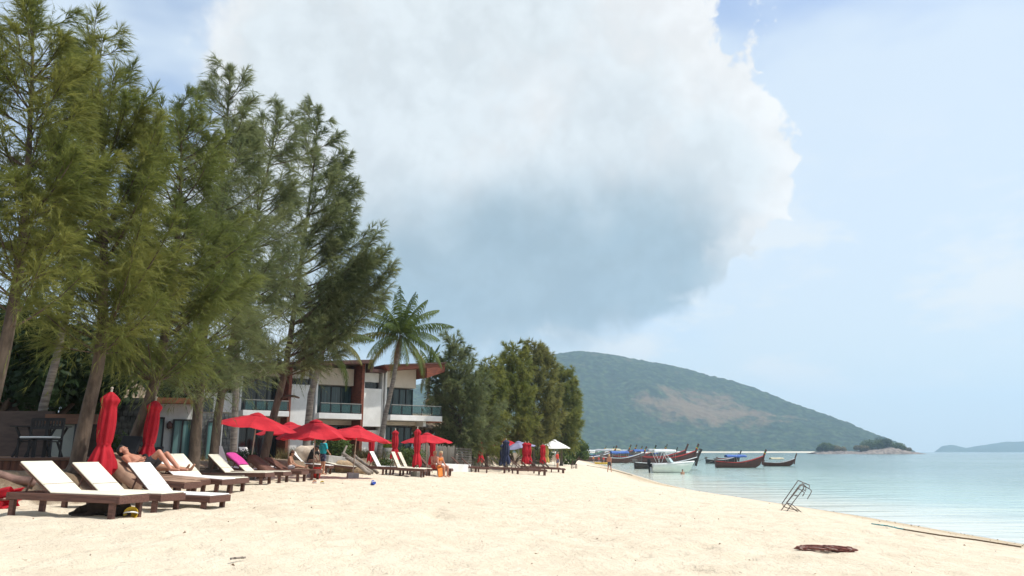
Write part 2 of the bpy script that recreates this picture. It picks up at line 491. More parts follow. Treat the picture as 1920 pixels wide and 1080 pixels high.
# pale beach at the foot of the mountain
mb = MB(); prev = None
for pxx in range(1000, 1700, 20):
    d0 = ray(pxx, 847); y0 = 1488 - 120 * math.sin((pxx - 300) / 240.0) + max(0, (pxx - 1500)) * 0.4
    q = (Vector((d0.x / d0.y * (y0 - 22), y0 - 22, -0.3)), Vector((d0.x / d0.y * (y0 + 22), y0 + 22, 3.2)))
    if prev: mb.add([prev[0], q[0], q[1], prev[1]], [(0, 1, 2, 3)])
    prev = q
tag(mb.obj('far_beach', mat('far_sand', (0.62, 0.55, 0.43), 0.9, (0.5, 0.45, 0.34), 0.02)), kind='structure')
# a distant island on the horizon
npx = np.linspace(1750, 2250, 160)
ridge = np.interp(npx, [1750, 1768, 1785, 1812, 1850, 1880, 1920, 2000, 2120, 2250], [848.4, 836, 834, 840, 834, 829, 828, 822, 830, 848.4])
rr = np.linspace(0, 1, 30)
VX, VY, VZ = [np.zeros((len(npx), len(rr))) for _ in range(3)]
for i, pxx in enumerate(npx):
    d0 = ray(pxx, 847); k = d0.x / d0.y
    yy = 4300 + 900 * rr
    tn = ray(pxx, ridge[i]); hh = max(0.5, EYE + tn.z / tn.y * 4750)
    VX[i] = k * yy; VY[i] = yy; VZ[i] = hh * np.sin(np.clip(rr, 0, 1) * PI) ** 0.8 - 1
VZ += (fbm(VX / 40, VY / 60, 3, 2) - 0.45) * 14 * np.clip(VZ / 40, 0, 1)
tag(link('far_island', np_mesh('far_island', np.stack([VX, VY, VZ], -1).reshape(-1, 3), grid_faces(len(npx), len(rr)), True),
     forest_mat('far_forest', (0.04, 0.075, 0.03), (0.07, 0.10, 0.04), (0, 0, 0), 0.02, None)), kind='structure')
# ------------------------------------------------------------------ haze
hz = MB().box(-2600, -90, -10, 5200, 5500, 420).obj('haze', None)
m = bpy.data.materials.new('haze_air'); m.use_nodes = True
m.node_tree.nodes.clear()
t = NT(m.node_tree)
pv = t.N.new('ShaderNodeVolumePrincipled')
pv.inputs['Color'].default_value = (0.60, 0.80, 1.0, 1)
pv.inputs['Density'].default_value = 0.00019
pv.inputs['Anisotropy'].default_value = 0.2
o_ = t.N.new('ShaderNodeOutputMaterial'); t.L.new(pv.outputs[0], o_.inputs['Volume'])
hz.data.materials.append(m)
tag(hz, 'pale blue sea haze over the bay', 'haze', kind='stuff')
# ------------------------------------------------------------------ vegetation
def unit(a): return a / np.maximum(1e-6, np.linalg.norm(a, axis=-1, keepdims=True))
def bez(p0, p1, p2, n):
    t = np.linspace(0, 1, n)[:, None]
    return (1 - t) ** 2 * p0 + 2 * t * (1 - t) * p1 + t * t * p2
def leaf_mat(name, c1, c2, tr=0.35, scale=0.9):
    m = bpy.data.materials.new(name); m.use_nodes = True
    t = NT(m.node_tree); p = t.N['Principled BSDF']
    p.inputs['Roughness'].default_value = 0.6; p.inputs['Specular IOR Level'].default_value = 0.25
    tcn = t.N.new('ShaderNodeTexCoord').outputs['Object']
    n = t.m('ADD', t.m('MULTIPLY', t.noise(tcn, scale, 3, 0.6), 0.7), t.m('MULTIPLY', t.noise(tcn, 14.0, 2, 0.5), 0.3))
    c = t.mix(t.step(n, 0.38, 0.62), c1, c2)
    t.L.new(c, p.inputs['Base Color'])
    trn = t.N.new('ShaderNodeBsdfTranslucent'); t.L.new(c, trn.inputs['Color'])
    mx = t.N.new('ShaderNodeMixShader'); mx.inputs[0].default_value = tr
    t.L.new(p.outputs[0], mx.inputs[1]); t.L.new(trn.outputs[0], mx.inputs[2])
    t.L.new(mx.outputs[0], t.N['Material Output'].inputs['Surface'])
    return m
NEEDLE_OLIVE = leaf_mat('needles_olive', (0.265, 0.270, 0.070), (0.150, 0.180, 0.045), 0.52)
NEEDLE_GREEN = leaf_mat('needles_green', (0.225, 0.250, 0.070), (0.135, 0.170, 0.048), 0.52)
NEEDLE_GREY = leaf_mat('needles_grey', (0.240, 0.265, 0.120), (0.145, 0.180, 0.078), 0.52)
NEEDLE_YELLOW = leaf_mat('needles_yellow', (0.30, 0.285, 0.09), (0.18, 0.19, 0.06), 0.52)
LEAF_DARK = leaf_mat('leaves_dark', (0.030, 0.060, 0.016), (0.014, 0.032, 0.009), 0.25, 1.6)
LEAF_MID = leaf_mat('leaves_mid', (0.085, 0.125, 0.022), (0.045, 0.080, 0.015), 0.3, 1.6)
LEAF_DRY = leaf_mat('leaves_dry', (0.22, 0.17, 0.07), (0.10, 0.09, 0.03), 0.3, 1.6)
FROND = leaf_mat('palm_leaf', (0.110, 0.150, 0.030), (0.055, 0.085, 0.020), 0.35)
FROND_YELLOW = leaf_mat('palm_leaf_yellow', (0.21, 0.19, 0.05), (0.11, 0.12, 0.03), 0.35)
FROND_DRY = mat('palm_leaf_dry', (0.24, 0.13, 0.06), 0.9, (0.15, 0.08, 0.04), 5)
BARK = mat('bark', (0.155, 0.115, 0.085), 0.95, (0.075, 0.055, 0.042), 5, 0.9, 9, stretch=(1, 1, 0.35), bdist=0.05)
BARK_GREY = mat('palm_bark', (0.25, 0.22, 0.19), 0.95, (0.13, 0.11, 0.095), 4, 0.6, 9, stretch=(0.6, 0.6, 4), bdist=0.03)

def needles(rg, O, D, L, n, nlen, wid):
    """thin blades on drooping twigs: O origins, D directions, L lengths of the twigs"""
    k = len(O)
    s = rg.uniform(0.08, 1.0, (k, n, 1))
    P = O[:, None] + D[:, None] * L[:, None, None] * s
    P[..., 2] -= (0.30 * L[:, None, None] * s ** 2)[..., 0]
    tang = D[:, None] - np.array([0, 0, 0.60]) * s
    dr = unit(unit(tang) * 1.0 + rg.normal(0, 0.25, (k, n, 3)) + np.array([0, 0, -0.16]))
    ln = rg.uniform(0.55, 1.15, (k, n, 1)) * nlen
    side = unit(np.cross(dr, rg.normal(0, 1, (k, n, 3)))) * wid * 0.5
    V = np.stack([P - side, P + side, P + dr * ln], 2).reshape(-1, 3)
    return V
def casuarina(label, pts, r0, tips, crown0, n_auto, rmax, seed, material, nn=20, nlen=0.22, wid=0.0105, sec=34.0, group='casuarina trees along the beach', squash=1.0, seclen=1.35):
    rg = np.random.default_rng(seed)
    pts = [np.array(p, float) for p in pts]
    # smooth trunk path
    path = []
    for i in range(len(pts) - 1):
        a = pts[max(i - 1, 0)]; b = pts[i]; c = pts[i + 1]; d = pts[min(i + 2, len(pts) - 1)]
        for t in np.linspace(0, 1, 8, endpoint=False):
            path.append(0.5 * ((2 * b) + (-a + c) * t + (2 * a - 5 * b + 4 * c - d) * t * t + (-a + 3 * b - 3 * c + d) * t ** 3))
    path.append(pts[-1]); path = np.array(path)
    z0, z1 = path[0, 2], path[-1, 2]
    base = path[0].copy()
    root = thing('casuarina_tree', label, 'tree', tuple(base), 0, group)
    hh = (path[:, 2] - z0) / (z1 - z0)
    tm = MB()
    rad = 0.60 * r0 * (1 - hh) ** 1.15 + 0.012
    rad[0] *= 1.5; rad[1] *= 1.2
    tm.tube([p - base for p in path], list(rad), 9)
    limbs = [path[hh > (crown0 + 0.15)]]
    def on_trunk(z):
        z = np.clip(z, z0 + 0.5, z1 - 0.05)
        i = min(int(np.searchsorted(path[:, 2], z)), len(path) - 1)
        return path[i]
    alltips = [np.array(t, float) for t in tips]
    for t in list(alltips):                      # side spires clustered round each leader
        if (t[2] - z0) / (z1 - z0) > 0.5:
            for q_ in range(2):
                alltips.append(t + np.array([rg.normal(0, 0.32), rg.normal(0, 0.4), rg.uniform(-1.1, -0.2)]) * (1 if wid < 0.02 else 1.8))
    n_auto = int(n_auto * 2.25)
    for k in range(n_auto):
        h = crown0 + (1 - crown0) * rg.uniform(0.02, 0.93)
        u = (h - crown0) / (1 - crown0)
        rr_ = rmax * (0.35 + 0.65 * math.sin(min(1, u * 1.6 + 0.18) * PI * 0.5)) * (1 - u) ** 0.55 * rg.uniform(0.55, 1.1)
        az = k * 2.39996 + rg.uniform(-0.4, 0.4)
        c = on_trunk(z0 + h * (z1 - z0))
        alltips.append(c + np.array([rr_ * math.cos(az), rr_ * math.sin(az) * squash, rg.uniform(-0.3, 0.9) + 0.45 * rr_ * u]))
    for tip in alltips:
        c = on_trunk(tip[2])
        hd = np.linalg.norm(tip[:2] - c[:2])
        st = on_trunk(max(z0 + (z1 - z0) * crown0 * 0.9, tip[2] - hd * rg.uniform(0.55, 1.0) - 0.2))
        uph = np.clip((tip[2] - z0) / (z1 - z0), 0, 1)
        mid = st + (tip - st) * 0.5 + np.array([(tip[0] - st[0]) * (0.08 + 0.10 * uph), (tip[1] - st[1]) * (0.08 + 0.10 * uph), -(0.04 + 0.06 * uph) * np.linalg.norm(tip - st)])
        cv = bez(st, mid, tip, 9)
        L = np.linalg.norm(tip - st)
        rb = min(0.05, 0.010 * L + 0.006)
        tm.tube([p - base for p in cv], list(np.linspace(rb, 0.005, 9)), 5, caps=False)
        limbs.append(cv)
    V = []
    for cv in limbs:
        if len(cv) < 2: continue
        seg = np.linalg.norm(np.diff(cv, axis=0), axis=1); L = seg.sum()
        k = max(6, int(L * sec))
        t = rg.uniform(0.18, 1.0, k) ** 0.85
        f = t * (len(cv) - 1); i = np.minimum(f.astype(int), len(cv) - 2); fr = (f - i)[:, None]
        O = cv[i] * (1 - fr) + cv[i + 1] * fr
        T = unit(cv[i + 1] - cv[i])
        uf = np.clip((O[:, 2:3] - z0) / (z1 - z0), 0, 1.2)
        D = unit(T * (0.55 + 0.75 * uf) + rg.normal(0, 0.58, (k, 3)) + np.array([0, 0, 0.12]))
        SL = seclen * (0.26 + 0.80 * (1 - t) ** 1.2) * (1.15 - 0.5 * uf[:, 0]) * rg.uniform(0.6, 1.25, k)
        V.append(needles(rg, O, D, SL, nn, nlen, wid))
    V = np.concatenate(V) - base
    tm.obj('trunk', BARK, root)
    cr = link('crown', np_mesh('crown', V, np.arange(len(V)).reshape(-1, 3)), material, root)
    return root
def A3(px, py, Y): 
    v = at(px, py, Y); return (v.x, v.y, v.z)
def gnd(px, Y):                # ground point in a pixel column at a distance
    x = (px - 960) / (F_PX * CP + 310 * SP) * Y
    return (x, Y, gzf(x, Y) - 0.08)
def tree_path(Y, base_px, *pp):
    b = gnd(base_px, Y)
    return [b] + [A3(x, y, Y) for x, y in pp]
casuarina('tall olive casuarina leaning over the deck of the wooden bar', tree_path(13.5, -55, (10, 650), (45, 420), (60, 150), (62, 5)), 0.24,
          [A3(20, 40, 13.6), A3(105, 62, 13.2), A3(135, 130, 13.4), A3(-10, 150, 13.6), A3(120, 260, 13), A3(-40, 80, 13), A3(70, 380, 12.6), A3(130, 440, 13), A3(-20, 470, 13), A3(150, 520, 13.3)],
          0.35, 34, 2.0, 11, NEEDLE_OLIVE)
casuarina('olive casuarina with wire-wrapped trunk in front of the wooden deck', tree_path(16.5, 146, (163, 780), (190, 640), (195, 400), (190, 200), (172, 70)), 0.26,
          [A3(150, 130, 15), A3(215, 130, 15.4), A3(240, 185, 15), A3(290, 170, 15.6), A3(305, 250, 15.2), A3(95, 250, 15), A3(280, 330, 14.8), A3(110, 420, 14.6), A3(250, 480, 14.6), A3(60, 560, 15), A3(300, 560, 15), A3(90, 640, 15.2), A3(230, 620, 14.8)],
          0.26, 40, 2.2, 12, NEEDLE_OLIVE)
casuarina('leaning casuarina beside the closed red parasols', tree_path(18.2, 232, (262, 800), (300, 680), (330, 480), (340, 300), (335, 190)), 0.25,
          [A3(300, 240, 18), A3(365, 230, 18.4), A3(390, 330, 18), A3(280, 420, 17.6), A3(420, 430, 18), A3(250, 560, 17.8), A3(400, 560, 17.6), A3(230, 640, 18), A3(370, 660, 17.8), A3(300, 690, 17.6)],
          0.23, 36, 2.4, 13, NEEDLE_GREEN)
casuarina('straight dark-trunked casuarina before the small white annex', tree_path(21.5, 366, (372, 760), (385, 600), (410, 400), (425, 240), (432, 128)), 0.26,
          [A3(400, 175, 21.5), A3(462, 150, 21.3), A3(350, 260, 21.8), A3(455, 240, 21), A3(350, 400, 21), A3(480, 400, 21.2), A3(330, 560, 21), A3(470, 560, 20.8), A3(340, 700, 21), A3(440, 700, 21)],
          0.20, 40, 2.5, 14, NEEDLE_GREY)
casuarina('slim casuarina close behind the straight dark-trunked one', tree_path(24.0, 402, (410, 770), (440, 620), (480, 420), (510, 280), (522, 195)), 0.24,
          [A3(490, 270, 24), A3(548, 260, 24.2), A3(440, 400, 24), A3(560, 380, 24), A3(430, 560, 23.6), A3(560, 560, 24), A3(450, 690, 23.8), A3(520, 690, 24)],
          0.23, 36, 2.5, 15, NEEDLE_GREY)
casuarina('casuarina with a dead side branch, leaning towards the white hotel', tree_path(29.0, 490, (508, 800), (535, 690), (560, 520), (585, 340), (598, 205)), 0.27,
          [A3(560, 240, 29), A3(618, 225, 29.2), A3(652, 300, 29), A3(640, 380, 28.6), A3(672, 340, 29.4), A3(700, 425, 29), A3(728, 468, 29), A3(690, 480, 28.4), A3(715, 520, 29.2), A3(690, 560, 29), A3(660, 610, 28.8), A3(640, 660, 29), A3(500, 560, 28), A3(520, 650, 28), A3(600, 600, 28), A3(590, 680, 28.4), A3(470, 640, 28.4), A3(668, 390, 29.3), A3(655, 440, 28.8), A3(706, 470, 29.4), A3(680, 520, 28.8), A3(645, 540, 28.4), A3(625, 300, 29), A3(610, 420, 28.4)],
          0.27, 30, 2.6, 16, NEEDLE_GREY, wid=0.013, nlen=0.27)
# the dead side branch of that tree
_ct = [o for o in bpy.data.objects if o.get('label', '').startswith('casuarina with a dead side')][0]
_p = [Vector(A3(*p)) - _ct.location for p in ((521, 752, 29), (540, 742, 28.9), (552, 743, 28.7), (561, 746, 28.6))]
MB().tube(_p, [0.06, 0.05, 0.045, 0.035], 7).obj('dead_branch', BARK, _ct)
casuarina('bushy casuarina with a thin bare spire beyond the hotel', tree_path(56, 862, (862, 800), (858, 730), (852, 690), (850, 632)), 0.22,
          [A3(835, 720, 56), A3(880, 705, 56), A3(905, 690, 56), A3(925, 720, 56), A3(945, 760, 56), A3(820, 770, 56), A3(930, 800, 55.5), A3(840, 800, 55), A3(890, 790, 54.5), A3(960, 790, 56)],
          0.12, 70, 2.9, 17, NEEDLE_GREY, nn=20, nlen=0.42, wid=0.026, sec=12, seclen=1.3)
casuarina('pale green casuarina filling the gap behind the spired one', tree_path(61, 912, (912, 800), (915, 750), (918, 715), (920, 682)), 0.2,
          [A3(898, 700, 61), A3(936, 690, 61), A3(945, 720, 61), A3(890, 730, 61), A3(900, 780, 60), A3(940, 780, 60)],
          0.12, 44, 2.6, 27, NEEDLE_OLIVE, nn=20, nlen=0.44, wid=0.028, sec=12, seclen=1.3)
casuarina('tall many-stemmed casuarina beside the thatched beach bar', tree_path(66, 948, (950, 800), (955, 740), (960, 690), (962, 652)), 0.25,
          [A3(925, 690, 66), A3(940, 668, 66), A3(985, 660, 66), A3(1000, 690, 66), A3(920, 740, 65), A3(1000, 760, 65), A3(930, 800, 65), A3(990, 810, 65)],
          0.14, 60, 3.2, 18, NEEDLE_OLIVE, nn=20, nlen=0.46, wid=0.030, sec=12, seclen=1.4)
casuarina('yellowish casuarina above the lavender parasol', tree_path(78, 1000, (1000, 800), (1003, 740), (1005, 690), (1003, 645)), 0.26,
          [A3(978, 662, 78), A3(1022, 655, 78), A3(1035, 662, 78), A3(1040, 700, 78), A3(980, 720, 77), A3(1050, 740, 78), A3(975, 790, 77), A3(1040, 800, 77)],
          0.14, 60, 3.4, 19, NEEDLE_YELLOW, nn=20, nlen=0.52, wid=0.036, sec=12, seclen=1.5)
casuarina('outermost casuarina at the end of the beach grove', tree_path(92, 1052, (1053, 800), (1055, 750), (1056, 715), (1056, 690)), 0.26,
          [A3(1040, 705, 92), A3(1075, 712, 92), A3(1086, 745, 92), A3(1092, 790, 92), A3(1030, 750, 91), A3(1075, 800, 91), A3(1030, 800, 91)],
          0.14, 56, 3.4, 20, NEEDLE_OLIVE, nn=20, nlen=0.56, wid=0.042, sec=12, seclen=1.6)

def broadleaf(name, label, base, lobes, n, size, material, seed, trunk_r=0.15, cat='tree', group=None, flat=False):
    rg = np.random.default_rng(seed)
    base = np.array(base, float)
    root = thing(name, label, cat, tuple(base), 0, group)
    tm = MB()
    V = []
    tot = sum(r ** 2 for (_, _, _, r) in lobes)
    for (lx, ly, lz, r) in lobes:
        c = np.array([lx, ly, lz])
        k = int(n * r * r / tot)
        d = unit(rg.normal(0, 1, (k, 3)))
        bum = 1 + 0.22 * np.sin(d[:, :1] * 7 + seed) * np.cos(d[:, 1:2] * 6 + d[:, 2:] * 5)
        rad = r * bum * (rg.uniform(0.25, 1.0, (k, 1)) ** 0.35)
        P = c + d * rad * np.array([1, 1, 0.85])
        nrm = unit(d + rg.normal(0, 0.55, (k, 3)) + np.array([0, 0, 0.4]))
        a = unit(np.cross(nrm, rg.normal(0, 1, (k, 3)))); b = np.cross(nrm, a)
        s = size * rg.uniform(0.6, 1.3, (k, 1))
        V.append(np.stack([P - a * s * 0.5, P + b * s * 0.28, P + a * s * 0.5, P - b * s * 0.28], 1).reshape(-1, 3))
        if trunk_r:
            tm.tube([(0, 0, -0.05), (c[0] * 0.25, c[1] * 0.25, c[2] * 0.45), tuple(c)], [trunk_r, trunk_r * 0.7, trunk_r * 0.25], 6, caps=False)
    V = np.concatenate(V)
    ok = V[:, 2].reshape(-1, 4).min(1) > 0.0
    V = V.reshape(-1, 4, 3)[ok].reshape(-1, 3)
    if trunk_r: tm.obj('trunk', BARK, root)
    link('crown' if cat == 'tree' else 'foliage', np_mesh('foliage', V, np.arange(len(V)).reshape(-1, 4)), material, root)
    return root
def lobes(rg, n, w, h0, h1, r):
    return [(rg.uniform(-w, w), rg.uniform(-w, w), rg.uniform(h0, h1), rg.uniform(0.6, 1.0) * r) for _ in range(n)]
rg_ = np.random.default_rng(3)
BG = 'dark broadleaf trees behind the resort'
for px, Y, h, wd, lab in [(55, 25, 4.6, 2.2, 'dark round-leaved tree growing behind the wooden bar wall'), (-40, 24, 5.0, 2.4, 'dark leafy tree at the far end of the bar wall'),
                          (140, 34, 6.2, 2.8, 'broadleaf tree behind the thatched roof'), (235, 44, 7.6, 3.4, 'tall broadleaf tree behind the dark brick wall'),
                          (330, 52, 7.8, 3.6, 'broadleaf tree rising behind the small annex'), (420, 64, 8.5, 4.0, 'broadleaf tree at the left back corner of the hotel')]:
    broadleaf('broadleaf_tree', lab, gnd(px, Y), lobes(rg_, 9, wd, h * 0.35, h * 0.9, wd * 0.62), 9000, 0.17 + Y * 0.004, LEAF_DARK, int(px) + 90, 0.16, group=BG)
broadleaf('broadleaf_tree', 'brownish tree behind the right end of the hotel', gnd(800, 68), lobes(rg_, 8, 2.2, 1.5, 5.2, 1.5), 4000, 0.32, LEAF_DRY, 61, 0.14)
broadleaf('broadleaf_tree', 'rounded dark green tree at the seaward tip of the grove', gnd(1075, 104), lobes(rg_, 9, 1.5, 0.8, 2.8, 1.1), 4000, 0.30, LEAF_MID, 62, 0.14)
broadleaf('broadleaf_tree', 'light green bushy tree over the white pavilion', gnd(1018, 96), lobes(rg_, 9, 1.8, 0.8, 2.8, 1.1), 4000, 0.28, LEAF_MID, 63, 0.14)
broadleaf('broadleaf_tree', 'dense green tree behind the lavender parasol', gnd(965, 84), lobes(rg_, 9, 2.0, 0.7, 2.2, 1.0), 3500, 0.26, LEAF_MID, 64, 0.14)
broadleaf('broadleaf_tree', 'shadowy dense tree behind the bamboo fence', gnd(905, 74), lobes(rg_, 9, 2.4, 0.8, 2.6, 1.2), 4000, 0.26, LEAF_DARK, 65, 0.14)

def frond_mesh(L, el0, droop, rg, n=44, wid=0.045):
    """palm frond along +X starting at the origin"""
    V, Fc = [], []
    t = np.linspace(0, 1, n)
    ang = el0 - droop * t ** 1.3
    dx = np.cumsum(np.cos(ang)) * L / n; dz = np.cumsum(np.sin(ang)) * L / n
    P = np.stack([dx, 0 * dx, dz], 1)
    T = np.stack([np.cos(ang), 0 * ang, np.sin(ang)], 1)
    for i in range(n - 1):
        w0 = 0.035 * (1 - t[i]) + 0.006; w1 = 0.035 * (1 - t[i + 1]) + 0.006
        b = len(V)
        V += [P[i] + (0, w0, 0), P[i] - (0, w0, 0), P[i + 1] - (0, w1, 0), P[i + 1] + (0, w1, 0)]
        Fc.append((b, b + 1, b + 2, b + 3))
    for i in range(3, n):
        ll = L * 0.27 * (math.sin(PI * min(1, 0.12 + t[i] * 0.86)) ** 0.7) * rg.uniform(0.85, 1.1)
        for sd_ in (-1, 1):
            hang = rg.uniform(0.7, 1.4)
            d = unit(T[i] * 0.55 + np.array([0, sd_ * 0.8, 0]) + np.array([0, 0, -hang]) * (0.5 + 0.5 * t[i]))
            mid = P[i] + d * ll * 0.5
            end = P[i] + unit(d + np.array([0, 0, -0.45])) * ll
            wv = T[i] * wid * 0.5
            b = len(V)
            V += [P[i] - wv, P[i] + wv, mid + wv, mid - wv, end]
            Fc += [(b, b + 1, b + 2, b + 3), (b + 3, b + 2, b + 4, b + 4)]
    me = bpy.data.meshes.new('frond')
    me.from_pydata([tuple(v) for v in V], [], [f if f[2] != f[3] else f[:3] for f in Fc])
    me.update()
    return me
def palm(label, path, r, L, n, seed, dry=0, tilt=0.0, wid=0.055):
    rg = np.random.default_rng(seed)
    b = Vector(path[0])
    root = thing('coconut_palm', label, 'palm', b, 0, 'coconut palms around the hotel')
    pts = [Vector(p) - b for p in path]
    cv = []
    for i in range(len(pts) - 1):
        for t in np.linspace(0, 1, 6, endpoint=False): cv.append(pts[i].lerp(pts[i + 1], t))
    cv.append(pts[-1])
    MB().tube(cv, [r * (1.35 if i == 0 else 1.0) * (1 - 0.35 * i / len(cv)) for i in range(len(cv))], 9).obj('trunk', BARK_GREY, root)
    for k in range(n):
        u = (k + 0.5) / n
        e = R(86) - R(122) * u ** 1.15 + rg.uniform(-0.1, 0.1)
        me = frond_mesh(L * rg.uniform(0.85, 1.08) * (0.8 + 0.2 * math.cos(e)), e, R(34) + R(40) * u + rg.uniform(-0.2, 0.2), rg, wid=wid)
        o = link('frond', me, FROND_YELLOW if (u > 0.6 and rg.random() < 0.6) else FROND, root)
        o.location = pts[-1]; o.rotation_euler = (0, 0, k * 2.39996 + rg.uniform(-0.2, 0.2))
    for k in range(dry):
        me = frond_mesh(L * 0.55, R(-62), R(25), rg, 20, wid)
        o = link('dead_frond', me, FROND_DRY, root)
        o.location = pts[-1]; o.rotation_euler = (0, 0, k * 2.1)
    return root
palm('coconut palm with full green crown leaning before the hotel balcony', [gnd(708, 46), A3(722, 780, 46), A3(737, 715, 46), A3(752, 628, 46)], 0.17, 3.5, 28, 5, 5)
palm('straight coconut palm between the hotel bays, crown lost in the casuarinas', [gnd(572, 38), A3(583, 740, 38), A3(597, 690, 38), A3(608, 640, 38)], 0.19, 3.0, 18, 6, 2)
palm('slim grey coconut palm at the left end of the hotel', [gnd(438, 34), A3(442, 740, 34), A3(446, 640, 34), A3(452, 560, 34)], 0.16, 2.6, 14, 7, 0)
palm('low palm showing behind the hotel roof', [gnd(800, 66), A3(802, 760, 66), A3(806, 690, 66)], 0.18, 2.6, 16, 8, 3)
palm('slender pale palm trunk rising behind the bar wall', [gnd(68, 21), A3(82, 760, 21), A3(104, 680, 21), A3(150, 480, 21)], 0.13, 2.4, 12, 9, 0)
def shrub(label, px, py_or_Y, w, h, material, seed, n=1600, size=0.09, name='shrub', z=None):
    b = gnd(px, py_or_Y)
    if z is not None: b = (b[0], b[1], z)
    rg = np.random.default_rng(seed)
    lb = [(rg.uniform(-w, w) * 0.6, rg.uniform(-w, w) * 0.4, rg.uniform(0.3, 0.7) * h, rg.uniform(0.35, 0.5) * h) for _ in range(7)]
    return broadleaf(name, label, b, lb, n, size, material, seed, 0.015, 'shrub')
# ------------------------------------------------------------------ buildings
WHITE = mat('white_render', (0.74, 0.74, 0.72), 0.85, (0.64, 0.64, 0.615), 1.2, 0.08, 30)
CREAM = mat('cream_render', (0.60, 0.54, 0.46), 0.85, (0.54, 0.48, 0.40), 1.2, 0.08, 30)
REDWOOD = mat('redwood', (0.22, 0.065, 0.035), 0.6, (0.13, 0.04, 0.025), 3, 0.15, 20, stretch=(1, 1, 6))
DARKWOOD = mat('dark_roof_wood', (0.11, 0.055, 0.045), 0.6, (0.07, 0.035, 0.03), 4)
ORANGEWOOD = mat('orange_fascia', (0.34, 0.13, 0.06), 0.65, (0.24, 0.09, 0.045), 3, stretch=(1, 1, 5))
FRAME = mat('dark_frame', (0.03, 0.032, 0.034), 0.45)
METAL = mat('rail_metal', (0.35, 0.33, 0.30), 0.4, metal=0.6)
def glass_mat(name, c1, c2):
    m = bpy.data.materials.new(name); m.use_nodes = True
    t = NT(m.node_tree); p = t.N['Principled BSDF']
    v = t.vm('MULTIPLY', t.N.new('ShaderNodeTexCoord').outputs['Object'], (9.0, 9.0, 0.15))
    c = t.mix(t.step(t.noise(v, 1.0, 3, 0.6), 0.4, 0.62), c1, c2)
    t.L.new(c, p.inputs['Base Color'])
    p.inputs['Roughness'].default_value = 0.06; p.inputs['Specular IOR Level'].default_value = 0.5
    return m
GLASS = glass_mat('tinted_glass', (0.012, 0.030, 0.033), (0.035, 0.075, 0.080))
GLASS_DARK = glass_mat('dark_glass', (0.008, 0.012, 0.013), (0.020, 0.030, 0.032))
TEAL_GLASS = glass_mat('teal_glass', (0.06, 0.15, 0.15), (0.12, 0.24, 0.23))
def rail_glass():
    m = bpy.data.materials.new('rail_glass'); m.use_nodes = True
    t = NT(m.node_tree); p = t.N['Principled BSDF']
    p.inputs['Base Color'].default_value = (0.05, 0.12, 0.12, 1); p.inputs['Roughness'].default_value = 0.05
    p.inputs['Alpha'].default_value = 0.45
    return m
RAILGLASS = rail_glass()
class Facade:
    """a vertical plane; pixel rectangles become boxes standing on it (local x along, local -y outwards)"""
    def __init__(s, A, ang, root_name, label, cat, group=None):
        s.A = Vector((A[0], A[1], 0)); s.u = Vector((math.cos(ang), math.sin(ang), 0)); s.n = Vector((-s.u.y, s.u.x, 0))
        s.root = thing(root_name, label, cat, s.A, ang, group)
    def uv(s, px, py):
        d = ray(px, py); o = Vector((0, 0, EYE))
        k = (s.A - o).dot(s.n) / d.dot(s.n)
        q = o + d * k
        return (q - s.A).dot(s.u), q.z
    def box(s, name, px0, py0, px1, py1, d0, d1, mt, parent=None, bevel=0.0, zmin=None, gap=0.0):
        mx, my = (px0 + px1) / 2, (py0 + py1) / 2
        u0 = s.uv(px0, my)[0]; u1 = s.uv(px1, my)[0]; z1 = s.uv(mx, py0)[1]; z0 = s.uv(mx, py1)[1]
        if zmin is not None: z0 = zmin
        return MB().box(u0 + gap, d0, z0, u1 - gap, d1, z1).obj(name, mt, parent or s.root, bevel)
    def glazing(s, px0, py0, px1, py1, d, n, mt=None, zmin=None, bars=()):
        w_ = s.box('window', px0, py0, px1, py1, d, d + 0.03, mt or GLASS, zmin=zmin)
        u0 = s.uv(px0, (py0 + py1) / 2)[0]; u1 = s.uv(px1, (py0 + py1) / 2)[0]
        z1 = s.uv((px0 + px1) / 2, py0)[1]; z0 = zmin if zmin is not None else s.uv((px0 + px1) / 2, py1)[1]
        for k in range(n + 1):
            x = u0 + (u1 - u0) * k / n
            MB().box(x - 0.035, d - 0.05, z0, x + 0.035, d - 0.003, z1).obj('mullion', FRAME, w_)
        for zz in (z0 + 0.03, z1 - 0.03):
            MB().box(u0 + 0.04, d - 0.045, zz - 0.03, u1 - 0.04, d - 0.004, zz + 0.03).obj('window_frame', FRAME, w_)
        return w_
    def balcony(s, px0, py_rail, py_slab, px1, d, n):
        u0 = s.uv(px0, py_slab)[0]; u1 = s.uv(px1, py_slab)[0]
        z1 = s.uv((px0 + px1) / 2, py_rail)[1]; z0 = s.uv((px0 + px1) / 2, py_slab)[1]
        rl = MB().box(u0, d - 0.03, z1 - 0.05, u1, d + 0.03, z1).obj('railing', METAL, s.root)
        for k in range(n):
            a = u0 + (u1 - u0) * k / n; b = u0 + (u1 - u0) * (k + 1) / n
            MB().box(a + 0.06, d - 0.008, z0 + 0.06, b - 0.06, d + 0.008, z1 - 0.07).obj('glass_panel', RAILGLASS, rl)
        for k in range(n + 1):
            a = u0 + (u1 - u0) * k / n
            MB().box(a - 0.02, d - 0.025, z0, a + 0.02, d + 0.025, z1 - 0.052).obj('rail_post', FRAME, rl)
H = Facade((-15.9, 47.9), math.atan2(0.59, 0.807), 'white_hotel', 'white two-storey beach hotel with tinted balcony glass and dark red fins', 'building')
GZ = 1.75
def hbody():
    u0 = H.uv(380, 800)[0]; u1 = H.uv(786, 800)[0]; z1 = H.uv(600, 694)[1]
    MB().box(u0, 1.65, GZ - 0.5, u1, 9.5, z1).obj('wall', WHITE, H.root)
hbody()
